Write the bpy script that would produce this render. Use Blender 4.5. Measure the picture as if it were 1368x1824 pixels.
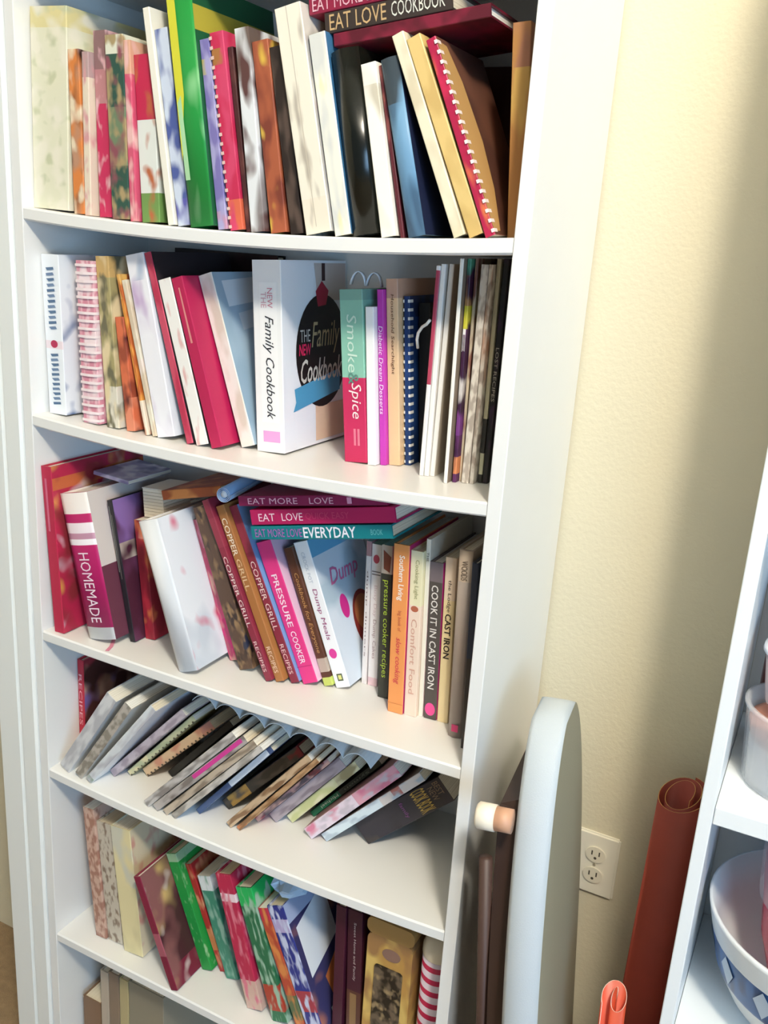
import bpy, bmesh, math, random
from mathutils import Vector, Matrix

# ------------------------------------------------------------------ clear
for o in list(bpy.data.objects):
    bpy.data.objects.remove(o, do_unlink=True)
scene = bpy.context.scene
col = scene.collection
R = math.radians

# metres; X runs along the bookcase front (0 = inner face of its left side),
# Y runs into the wall (0 = bookcase front), Z up (0 = a little below eye level)
W = 0.78            # inner width of the bookcase
D = 0.285           # depth of the bookcase
FLOOR = -1.62
CEIL = 1.80
WALL_Y = 0.29

# ------------------------------------------------------------------ camera
cam_d = bpy.data.cameras.new('camera')
cam_d.sensor_fit = 'HORIZONTAL'
cam_d.sensor_width = 36.0
cam_d.lens = 43.1092
cam_d.clip_start = 0.02
cam = bpy.data.objects.new('camera', cam_d)
col.objects.link(cam)
cam.matrix_world = Matrix(((0.887786, -0.185743, 0.421111, 1.149748), (0.455827, 0.228205, -0.860317, -1.045599), (0.063698, 0.955731, 0.287264, 0.115959), (0.0, 0.0, 0.0, 1.0)))
scene.camera = cam

# ------------------------------------------------------------------ light
world = bpy.data.worlds.new('World')
scene.world = world
world.use_nodes = True
bg = world.node_tree.nodes['Background']
bg.inputs[0].default_value = (0.68, 0.84, 1.0, 1)
bg.inputs[1].default_value = 0.13

lamp_d = bpy.data.lights.new('ceiling_lamp', 'POINT')        # the room's ceiling lamp, above and right of the viewer
lamp_d.energy = 122
lamp_d.color = (1.0, 0.925, 0.79)
lamp_d.shadow_soft_size = 0.13
lamp = bpy.data.objects.new('ceiling_lamp', lamp_d)
lamp.location = (1.76, -1.50, 1.60)
col.objects.link(lamp)

win_d = bpy.data.lights.new('window_daylight', 'AREA')       # daylight from a window across the room
win_d.shape = 'RECTANGLE'
win_d.size = 1.2
win_d.size_y = 1.3
win_d.energy = 36
win_d.color = (0.38, 0.66, 1.0)
win = bpy.data.objects.new('window_daylight', win_d)
win.location = (3.0, -2.3, -0.1)
win.rotation_euler = (Vector((0.2, 0.1, -0.5)) - Vector(win.location)).to_track_quat('-Z', 'Y').to_euler()
col.objects.link(win)

vs = scene.view_settings
vs.view_transform = 'Standard'
vs.look = 'None'
vs.exposure = 0.58
vs.gamma = 1.0
vs.use_curve_mapping = False

# ------------------------------------------------------------------ materials
def lin(h):
    h = h.lstrip('#')
    out = []
    for i in (0, 2, 4):
        c = int(h[i:i + 2], 16) / 255
        out.append(c / 12.92 if c <= 0.04045 else ((c + 0.055) / 1.055) ** 2.4)
    return (*out, 1.0)

_mats = {}

def new_mat(name):
    m = bpy.data.materials.new(name)
    m.use_nodes = True
    nt = m.node_tree
    return m, nt, nt.nodes['Principled BSDF']

def plain(hexc, rough=0.5, bump=0.0, bscale=200, noise=0.0, nscale=6, metallic=0.0, spec=None, coat=0.0):
    key = ('plain', hexc, rough, bump, bscale, noise, nscale, metallic, spec, coat)
    if key in _mats:
        return _mats[key]
    m, nt, p = new_mat('paint_' + hexc.strip('#'))
    N, L = nt.nodes, nt.links
    p.inputs['Base Color'].default_value = lin(hexc)
    p.inputs['Roughness'].default_value = rough
    p.inputs['Metallic'].default_value = metallic
    p.inputs['Coat Weight'].default_value = coat
    if spec is not None:
        p.inputs['Specular IOR Level'].default_value = spec
    tc = N.new('ShaderNodeTexCoord')
    if noise:
        n = N.new('ShaderNodeTexNoise')
        n.inputs['Scale'].default_value = nscale
        n.inputs['Detail'].default_value = 3
        L.new(tc.outputs['Object'], n.inputs['Vector'])
        mx = N.new('ShaderNodeMixRGB')
        mx.blend_type = 'MULTIPLY'
        mx.inputs[1].default_value = lin(hexc)
        cr = N.new('ShaderNodeValToRGB')
        cr.color_ramp.elements[0].color = (1 - noise, 1 - noise, 1 - noise, 1)
        cr.color_ramp.elements[0].position = 0.3
        cr.color_ramp.elements[1].color = (1, 1, 1, 1)
        cr.color_ramp.elements[1].position = 0.7
        L.new(n.outputs['Fac'], cr.inputs[0])
        L.new(cr.outputs[0], mx.inputs[2])
        mx.inputs[0].default_value = 1
        L.new(mx.outputs[0], p.inputs['Base Color'])
    if bump:
        n2 = N.new('ShaderNodeTexNoise')
        n2.inputs['Scale'].default_value = bscale
        n2.inputs['Detail'].default_value = 2
        L.new(tc.outputs['Object'], n2.inputs['Vector'])
        b = N.new('ShaderNodeBump')
        b.inputs['Strength'].default_value = bump
        b.inputs['Distance'].default_value = 0.002
        L.new(n2.outputs['Fac'], b.inputs['Height'])
        L.new(b.outputs[0], p.inputs['Normal'])
    _mats[key] = m
    return m

def print_mat(spec, h, rough):
    """printed cover: base colour, bands across the height, soft blots of other inks"""
    if isinstance(spec, str):
        spec = dict(base=spec, bands=[], blots=[])
    if not spec['bands'] and not spec['blots']:
        return plain(spec['base'], rough)
    key = ('print', repr(spec), round(h, 4), rough)
    if key in _mats:
        return _mats[key]
    m, nt, p = new_mat('print_' + spec['base'].strip('#'))
    N, L = nt.nodes, nt.links
    p.inputs['Roughness'].default_value = rough
    tc = N.new('ShaderNodeTexCoord')
    sep = N.new('ShaderNodeSeparateXYZ')
    L.new(tc.outputs['Object'], sep.inputs[0])
    rgb = N.new('ShaderNodeRGB')
    rgb.outputs[0].default_value = lin(spec['base'])
    cur = rgb.outputs[0]
    for z0, z1, c in spec['bands']:
        mid, half = (z0 + z1) / 2 * h, (z1 - z0) / 2 * h
        cmp_ = N.new('ShaderNodeMath')
        cmp_.operation = 'COMPARE'
        cmp_.inputs[1].default_value = mid
        cmp_.inputs[2].default_value = half
        L.new(sep.outputs[2], cmp_.inputs[0])
        mx = N.new('ShaderNodeMixRGB')
        L.new(cmp_.outputs[0], mx.inputs[0])
        L.new(cur, mx.inputs[1])
        mx.inputs[2].default_value = lin(c)
        cur = mx.outputs[0]
    for i, (c, thr, sc, st) in enumerate(spec['blots']):
        mp = N.new('ShaderNodeMapping')
        mp.inputs['Location'].default_value = (sum(map(ord, c)) * 0.37 + i * 1.7, i * 3.1, h * 31)
        mp.inputs['Scale'].default_value = (sc * 2.2, sc * 1.4, sc * 2.2 * st)
        L.new(tc.outputs['Object'], mp.inputs[0])
        n = N.new('ShaderNodeTexNoise')
        n.inputs['Scale'].default_value = 1.0
        n.inputs['Detail'].default_value = 1.5
        L.new(mp.outputs[0], n.inputs['Vector'])
        mr = N.new('ShaderNodeMapRange')
        mr.inputs['From Min'].default_value = thr - 0.13
        mr.inputs['From Max'].default_value = thr
        L.new(n.outputs['Fac'], mr.inputs['Value'])
        mx = N.new('ShaderNodeMixRGB')
        L.new(mr.outputs[0], mx.inputs[0])
        L.new(cur, mx.inputs[1])
        mx.inputs[2].default_value = lin(c)
        cur = mx.outputs[0]
    L.new(cur, p.inputs['Base Color'])
    _mats[key] = m
    return m

def pages_mat(hexc='#efe7d6'):
    key = ('pages', hexc)
    if key in _mats:
        return _mats[key]
    m, nt, p = new_mat('page_edges_' + hexc.strip('#'))
    N, L = nt.nodes, nt.links
    p.inputs['Roughness'].default_value = 0.8
    tc = N.new('ShaderNodeTexCoord')
    mp = N.new('ShaderNodeMapping')
    mp.inputs['Scale'].default_value = (900, 6, 6)
    L.new(tc.outputs['Object'], mp.inputs[0])
    n = N.new('ShaderNodeTexNoise')
    n.inputs['Scale'].default_value = 1
    n.inputs['Detail'].default_value = 1
    L.new(mp.outputs[0], n.inputs['Vector'])
    cr = N.new('ShaderNodeValToRGB')
    a = lin(hexc)
    cr.color_ramp.elements[0].position = 0.35
    cr.color_ramp.elements[0].color = (a[0] * .78, a[1] * .75, a[2] * .7, 1)
    cr.color_ramp.elements[1].position = 0.6
    cr.color_ramp.elements[1].color = a
    L.new(n.outputs['Fac'], cr.inputs[0])
    L.new(cr.outputs[0], p.inputs['Base Color'])
    _mats[key] = m
    return m

def clear_mat(hexc='#f4f6f8', rough=0.08, alpha=0.35):
    key = ('clear', hexc, rough, alpha)
    if key in _mats:
        return _mats[key]
    m, nt, p = new_mat('clear_plastic_' + hexc.strip('#'))
    p.inputs['Base Color'].default_value = lin(hexc)
    p.inputs['Roughness'].default_value = rough
    p.inputs['Alpha'].default_value = alpha
    _mats[key] = m
    return m

# ------------------------------------------------------------------ mesh helpers
def link(name, me, parent=None, loc=None, rot=None):
    o = bpy.data.objects.new(name, me)
    col.objects.link(o)
    if parent:
        o.parent = parent
    if loc is not None:
        o.location = loc
    if rot is not None:
        o.rotation_euler = rot
    return o

def empty(name, loc=(0, 0, 0), rot=(0, 0, 0)):
    o = link(name, None, None, loc, rot)
    o.empty_display_size = 0.03
    return o

def tag(o, label, cat, group=None):
    o['label'] = label
    o['category'] = cat
    if group:
        o['group'] = group
    return o

def mesh(name, bm, mats, smooth=False):
    me = bpy.data.meshes.new(name)
    bmesh.ops.recalc_face_normals(bm, faces=bm.faces)
    bm.to_mesh(me)
    bm.free()
    for m in (mats if isinstance(mats, (list, tuple)) else [mats]):
        me.materials.append(m)
    if smooth:
        for f in me.polygons:
            f.use_smooth = True
    return me

def add_box(bm, x0, x1, y0, y1, z0, z1, mi=0):
    v = [bm.verts.new(p) for p in ((x0, y0, z0), (x1, y0, z0), (x1, y1, z0), (x0, y1, z0), (x0, y0, z1), (x1, y0, z1), (x1, y1, z1), (x0, y1, z1))]
    for q in ((0, 3, 2, 1), (4, 5, 6, 7), (0, 1, 5, 4), (1, 2, 6, 5), (2, 3, 7, 6), (3, 0, 4, 7)):
        bm.faces.new([v[i] for i in q]).material_index = mi
    return v

def box(name, x0, x1, y0, y1, z0, z1, m, parent=None, bevel=0.0):
    bm = bmesh.new()
    add_box(bm, x0, x1, y0, y1, z0, z1)
    if bevel:
        bmesh.ops.bevel(bm, geom=list(bm.edges), offset=bevel, segments=2, profile=0.5, affect='EDGES')
    return link(name, mesh(name, bm, m), parent)

def add_tube(bm, pts, r, n=10, mi=0, cap=True):
    pts = [Vector(p) for p in pts]
    rings = []
    ref = None
    for i, p in enumerate(pts):
        t = (pts[min(i + 1, len(pts) - 1)] - pts[max(i - 1, 0)]).normalized()
        if ref is None:
            ref = t.orthogonal().normalized()
        ref = (ref - t * ref.dot(t)).normalized()
        b = t.cross(ref)
        rr = r[i] if isinstance(r, (list, tuple)) else r
        rings.append([bm.verts.new(p + (ref * math.cos(2 * math.pi * k / n) + b * math.sin(2 * math.pi * k / n)) * rr) for k in range(n)])
    for a, c in zip(rings, rings[1:]):
        for k in range(n):
            bm.faces.new((a[k], a[(k + 1) % n], c[(k + 1) % n], c[k])).material_index = mi
    if cap:
        bm.faces.new(rings[0]).material_index = mi
        bm.faces.new(rings[-1]).material_index = mi

def tube(name, pts, r, m, parent=None, n=10, smooth=True, cap=True):
    bm = bmesh.new()
    add_tube(bm, pts, r, n, 0, cap)
    return link(name, mesh(name, bm, m, smooth), parent)

def lathe(name, prof, m, parent=None, n=40, loc=None, mats=None):
    """prof: (r, z[, material index])"""
    bm = bmesh.new()
    rings = []
    for q in prof:
        r, z = q[0], q[1]
        if r < 1e-6:
            rings.append([bm.verts.new((0, 0, z))])
        else:
            rings.append([bm.verts.new((r * math.cos(2 * math.pi * k / n), r * math.sin(2 * math.pi * k / n), z)) for k in range(n)])
    for i, (a, c) in enumerate(zip(rings, rings[1:])):
        mi = prof[i + 1][2] if len(prof[i + 1]) > 2 else 0
        for k in range(n):
            k2 = (k + 1) % n
            if len(a) == 1 and len(c) == 1:
                continue
            if len(a) == 1:
                f = bm.faces.new((a[0], c[k], c[k2]))
            elif len(c) == 1:
                f = bm.faces.new((a[k], c[0], a[k2]))
            else:
                f = bm.faces.new((a[k], a[k2], c[k2], c[k]))
            f.material_index = mi
    return link(name, mesh(name, bm, mats or m, True), parent, loc)

def text_mesh(txt, shear=0.0, bold=0.0):
    cu = bpy.data.curves.new('t', 'FONT')
    cu.body = txt
    cu.size = 1
    cu.shear = shear
    cu.offset = bold
    cu.resolution_u = 2
    ob = bpy.data.objects.new('t', cu)
    col.objects.link(ob)
    dg = bpy.context.evaluated_depsgraph_get()
    me = bpy.data.meshes.new_from_object(ob.evaluated_get(dg))
    bpy.data.objects.remove(ob)
    bpy.data.curves.remove(cu)
    return me

def lettering(name, parent, txt, plane, u0, u1, v0, v1, off, hexc, down=True, shear=0.0, bold=0.0):
    """flat print on the spine (plane 'spine': u = x, v = z, at y = off) or the right cover ('cover': u = y, v = z, at x = off)"""
    me = text_mesh(txt, shear, bold)
    xs = [v.co.x for v in me.vertices]
    ys = [v.co.y for v in me.vertices]
    if not xs:
        return None
    a0, a1, b0, b1 = min(xs), max(xs), min(ys), max(ys)
    for v in me.vertices:
        fx = (v.co.x - a0) / max(a1 - a0, 1e-6)
        fy = (v.co.y - b0) / max(b1 - b0, 1e-6)
        if down:                       # reads from the head to the foot of the spine
            u = u0 + (u1 - u0) * fy
            w = v1 - (v1 - v0) * fx
        else:
            u = u0 + (u1 - u0) * fx
            w = v0 + (v1 - v0) * fy
        v.co = (u, off, w) if plane == 'spine' else (off, u, w)
    me.materials.clear()
    me.materials.append(plain(hexc, 0.5))
    me.name = name
    return link(name, me, parent)

def decal(name, parent, plane, pts, off, hexc, rough=0.5):
    bm = bmesh.new()
    bm.faces.new([bm.verts.new((u, off, v) if plane == 'spine' else (off, u, v)) for u, v in pts])
    me = mesh(name, bm, plain(hexc, rough))
    want = Vector((0, -1, 0)) if plane == 'spine' else Vector((1, 0, 0))
    if me.polygons[0].normal.dot(want) < 0:
        me.flip_normals()
    return link(name, me, parent)

def circle_pts(cu, cv, ru, rv, n=28):
    return [(cu + ru * math.cos(2 * math.pi * i / n), cv + rv * math.sin(2 * math.pi * i / n)) for i in range(n)]

# ------------------------------------------------------------------ the room
def struct(o):
    o['kind'] = 'structure'
    return o

wall_m = plain('#ded5ba', 0.75, bump=0.35, bscale=160, noise=0.04, nscale=3)
white_m = plain('#eeeeea', 0.38)
trim_m = plain('#eef0ec', 0.32)
carpet_m = plain('#9c8262', 0.95, bump=0.8, bscale=420, noise=0.25, nscale=60)
struct(box('wall_back', -1.6, 3.4, WALL_Y, WALL_Y + 0.12, FLOOR, CEIL, wall_m))
struct(box('floor', -1.6, 3.4, -3.2, WALL_Y + 0.12, FLOOR - 0.1, FLOOR, carpet_m))
struct(box('ceiling', -1.6, 3.4, -3.2, WALL_Y + 0.12, CEIL, CEIL + 0.1, plain('#f2efe6', 0.9)))
struct(box('wall_left', -1.72, -1.6, -3.2, WALL_Y + 0.12, FLOOR, CEIL, wall_m))
# white door casing standing left of the bookcase: a flat board with a stepped inner bead
bm = bmesh.new()
prof = [(-0.116, 0.0), (-0.113, -0.004), (-0.066, -0.004), (-0.062, 0.004), (-0.058, 0.004), (-0.054, -0.006), (-0.024, -0.006), (-0.0205, -0.002), (-0.0205, 0.285), (-0.116, 0.285)]
vb = [bm.verts.new((x, y, FLOOR)) for x, y in prof]
vt = [bm.verts.new((x, y, CEIL)) for x, y in prof]
for i in range(len(prof)):
    j = (i + 1) % len(prof)
    bm.faces.new((vb[i], vb[j], vt[j], vt[i]))
bm.faces.new(vb)
bm.faces.new(vt)
struct(link('trim_1', mesh('trim_1', bm, trim_m)))
struct(box('baseboard_back', 0.83, 1.08, WALL_Y - 0.012, WALL_Y - 0.0005, FLOOR, FLOOR + 0.085, trim_m))

# ------------------------------------------------------------------ bookcase
SHELF_Z = [0.1231, -0.1937, -0.5715, -0.842, -1.2024]          # top of each shelf at its ends
SAG = [0.0147, 0.0138, 0.0045, 0.0138, 0.0]             # how far each loaded board hangs in the middle
TOP_SHELF = 0.462
BASE_SHELF = -1.535
case = tag(empty('bookcase', (0, 0, 0)), 'white open bookcase crammed with cookbooks, its shelves sagging under the load', 'bookcase')
# the empty sits at the base of the case; its parts are written in room coordinates
case.location = (0, 0, FLOOR)
case_m = plain('#efeeea', 0.33, noise=0.02, nscale=8)

def casepart(name, *a, **k):
    o = box(name, *a, parent=case, **k)
    o.location = (0, 0, -FLOOR)
    return o

casepart('side_panel', -0.019, 0.0, 0.0, D, FLOOR, 0.62, case_m, bevel=0.0012)
casepart('side_panel', W, W + 0.019, 0.0, D, FLOOR, 0.62, case_m, bevel=0.0012)
casepart('back_panel', 0.0, W, D - 0.006, D, FLOOR, 0.62, case_m)
casepart('top_panel', 0.0, W, 0.0, D - 0.006, 0.601, 0.62, case_m)
casepart('kick_board', 0.0, W, 0.012, 0.028, FLOOR, BASE_SHELF - 0.0195, case_m)

def shelf_board(z, sag):
    bm = bmesh.new()
    n = 20
    secs = []
    r = 0.0025
    y0, y1 = 0.001, D - 0.0065
    for i in range(n + 1):
        t = i / n
        zz = z - 4 * sag * t * (1 - t)
        x = 0.0004 + (W - 0.0008) * t
        sec = [(y0, zz - r), (y0 + r, zz), (y1, zz), (y1, zz - 0.019), (y0 + r, zz - 0.019), (y0, zz - 0.019 + r)]
        secs.append([bm.verts.new((x, yy, q)) for yy, q in sec])
    for a, b in zip(secs, secs[1:]):
        for k in range(6):
            bm.faces.new((a[k], a[(k + 1) % 6], b[(k + 1) % 6], b[k]))
    bm.faces.new(secs[0])
    bm.faces.new(secs[-1])
    o = link('shelf', mesh('shelf', bm, case_m), case)
    o.location = (0, 0, -FLOOR)

for z, s in zip([TOP_SHELF] + SHELF_Z + [BASE_SHELF], [0.01] + SAG + [0.0]):
    shelf_board(z, s)

# ------------------------------------------------------------------ books
PAGE = ['#f1ead9', '#f4f1e8', '#e8dcc2']

def make_book(B, idx):
    t, h, d, k = B['t'], B['h'], B['d'], B['k']
    bulge = B.get('bulge', 0.0)
    root = empty(B['name'], B['loc'], (0, B['lean'], B.get('yaw', 0.0)))
    cat = {'magazine': 'magazine', 'catalogue': 'catalogue', 'booklet': 'booklet', 'folder': 'folder', 'recipe_binder': 'binder', 'black_binder': 'binder'}.get(B['name'], 'book')
    tag(root, B['label'], cat, B.get('g'))
    c = {'hard': 0.0026, 'pb': 0.0009, 'mag': 0.0005, 'comb': 0.0009}[k]
    c = min(c, t * 0.22)
    ov = 0.003 if k == 'hard' else 0.0004
    # cover: one folded board, spine at y = 0
    if bulge:
        sp = [(t * i / 8, -bulge * math.sin(math.pi * i / 8)) for i in range(9)]
    else:
        e = min(0.0012, t * 0.2)
        sp = [(0, e), (e * .35, e * .35), (e, 0), (t - e, 0), (t - e * .35, e * .35), (t, e)]
    outer = [(0, d)] + sp + [(t, d)]
    inner = [(t - c, d), (t - c, c + 0.0002), (c, c + 0.0002), (c, d)]
    prof = outer + inner
    bm = bmesh.new()
    lo = [bm.verts.new((x, y, 0)) for x, y in prof]
    hi = [bm.verts.new((x, y, h)) for x, y in prof]
    n = len(prof)
    for i in range(n):
        j = (i + 1) % n
        f = bm.faces.new((lo[i], lo[j], hi[j], hi[i]))
        f.material_index = 1 if i in (0, len(sp)) else 0
    bm.faces.new(lo)
    bm.faces.new(hi)
    cs = B.get('c') or B['s']
    rough = B.get('rough', 0.45)
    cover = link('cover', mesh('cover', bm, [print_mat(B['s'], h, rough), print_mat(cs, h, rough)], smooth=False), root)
    if bulge:
        for f in cover.data.polygons:
            if abs(f.normal.z) < 0.5 and f.material_index == 0 and f.normal.y < -0.2:
                f.use_smooth = True
    x0, x1 = c + 0.0002, t - c - 0.0002
    if x1 > x0:
        bm = bmesh.new()
        add_box(bm, x0, x1, c + 0.0004, d - max(ov, 0.0006), ov, h - ov)
        link('pages', mesh('pages', bm, pages_mat(PAGE[idx % 3])), root)
    off = -bulge - 0.0003
    if k == 'comb':
        bm = bmesh.new()
        nr = max(6, int(h / 0.0115))
        side = B.get('ringside', 0)
        w = 0.0028
        paths = []
        if side in (-1, 2):
            paths.append([(t * .22, -0.0016), (-0.0006, -0.0010), (-0.0007, 0.010)])
        if side in (1, 2):
            paths.append([(t * .78, -0.0016), (t + 0.0006, -0.0010), (t + 0.0007, 0.010)])
        if side == 0:
            paths.append([(-0.0007, 0.010), (-0.0005, -0.0012), (t * .5, -0.0030), (t + 0.0005, -0.0012), (t + 0.0007, 0.010)])
        for q in range(nr):
            zc = h * (q + 0.5) / nr
            for pth in paths:
                a = [bm.verts.new((x, y, zc - w)) for x, y in pth]
                b = [bm.verts.new((x, y, zc + w * .5)) for x, y in pth]
                for i in range(len(pth) - 1):
                    bm.faces.new((a[i], a[i + 1], b[i + 1], b[i]))
        ring = link('comb_binding', mesh('comb_binding', bm, plain(B.get('ring', '#e8e2da'), 0.35)), root)
        ring['kind'] = 'stuff'
        off -= 0.0018 if side == 0 else 0.0
    for q, dc in enumerate(B.get('dc', ())):
        plane, pts, hexc = dc
        su = t if plane == 'spine' else d
        oo = (off - 0.00005 * q) if plane == 'spine' else t + 0.0003 + 0.00005 * q
        if isinstance(pts, str):
            cu, cv, ru, rv = [float(x) for x in pts.split(':')[1].split(',')]
            pts = circle_pts(cu * su, cv * h, ru * su, rv * h)
        else:
            pts = [(u * su, v * h) for u, v in pts]
        decal('spine_print' if plane == 'spine' else 'cover_print', root, plane, pts, oo, hexc)
    for T in B.get('tx', ()):
        z0, z1, u0, u1 = T['box']
        lettering('title', root, T['t'], 'spine', u0 * t, u1 * t, z0 * h, z1 * h, off - 0.0006, T['col'], not T.get('h'), T.get('shear', 0), T.get('bold', 0))
    sp_ = B.get('special')
    if sp_ == 'family':
        X = t + 0.0004
        def cp(pts, hexc, k=0):
            decal('cover_print', root, 'cover', pts, X + 0.00008 * k, hexc)
        cp([(0.09, 0.005), (0.09, 0.06), (d - .002, 0.06), (d - .002, 0.005)], '#e6c8ae')
        cp([(0.10, h - .06), (0.09, h - .004), (d - .002, h - .004), (d - .002, h - .06)], '#cdbcb4')
        cp(circle_pts(0.112, 0.143, 0.076, 0.086, 40), '#1a1012', 1)
        cp([(0.10, h - .068), (0.094, h - .045), (0.112, h - .03), (0.132, h - .045), (0.124, h - .066)], '#a8203c', 2)
        cp([(0.112, h - .03), (0.112, h - .004), (0.122, h - .004), (0.122, h - .03)], '#3a1c1e', 2)
        cp([(0.026, 0.058), (0.034, 0.072), (0.03, 0.092), (0.165, 0.112), (0.165, 0.078)], '#4f9cc6', 3)
        def ct(s, u0, u1, v0, v1, c_, sh=0.0, bo=0.0):
            lettering('cover_title', root, s, 'cover', u0, u1, v0, v1, X + 0.0005, c_, False, sh, bo)
        ct('THE', 0.048, 0.076, 0.160, 0.178, '#cfc8c0')
        ct('NEW', 0.044, 0.078, 0.140, 0.157, '#d8285c', 0.1, 0.02)
        ct('Family', 0.080, 0.165, 0.138, 0.188, '#b8a27a', 0.3)
        ct('Cookbook', 0.048, 0.172, 0.098, 0.134, '#d8d2c8', 0.3, 0.01)
    if sp_ == 'dump':
        X = t + 0.0004
        decal('cover_print', root, 'cover', circle_pts(0.050, 0.118, 0.012, 0.02), X, '#d9308c')
        decal('cover_print', root, 'cover', circle_pts(0.100, 0.080, 0.036, 0.05), X, '#8a2c24')
        decal('cover_print', root, 'cover', circle_pts(0.100, 0.092, 0.028, 0.03), X + 0.0001, '#b0683c')
        lettering('cover_title', root, 'Dump', 'cover', 0.03, 0.12, 0.150, 0.185, X + 0.0002, '#d9709c', False, 0.3, 0.01)
    return root

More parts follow.
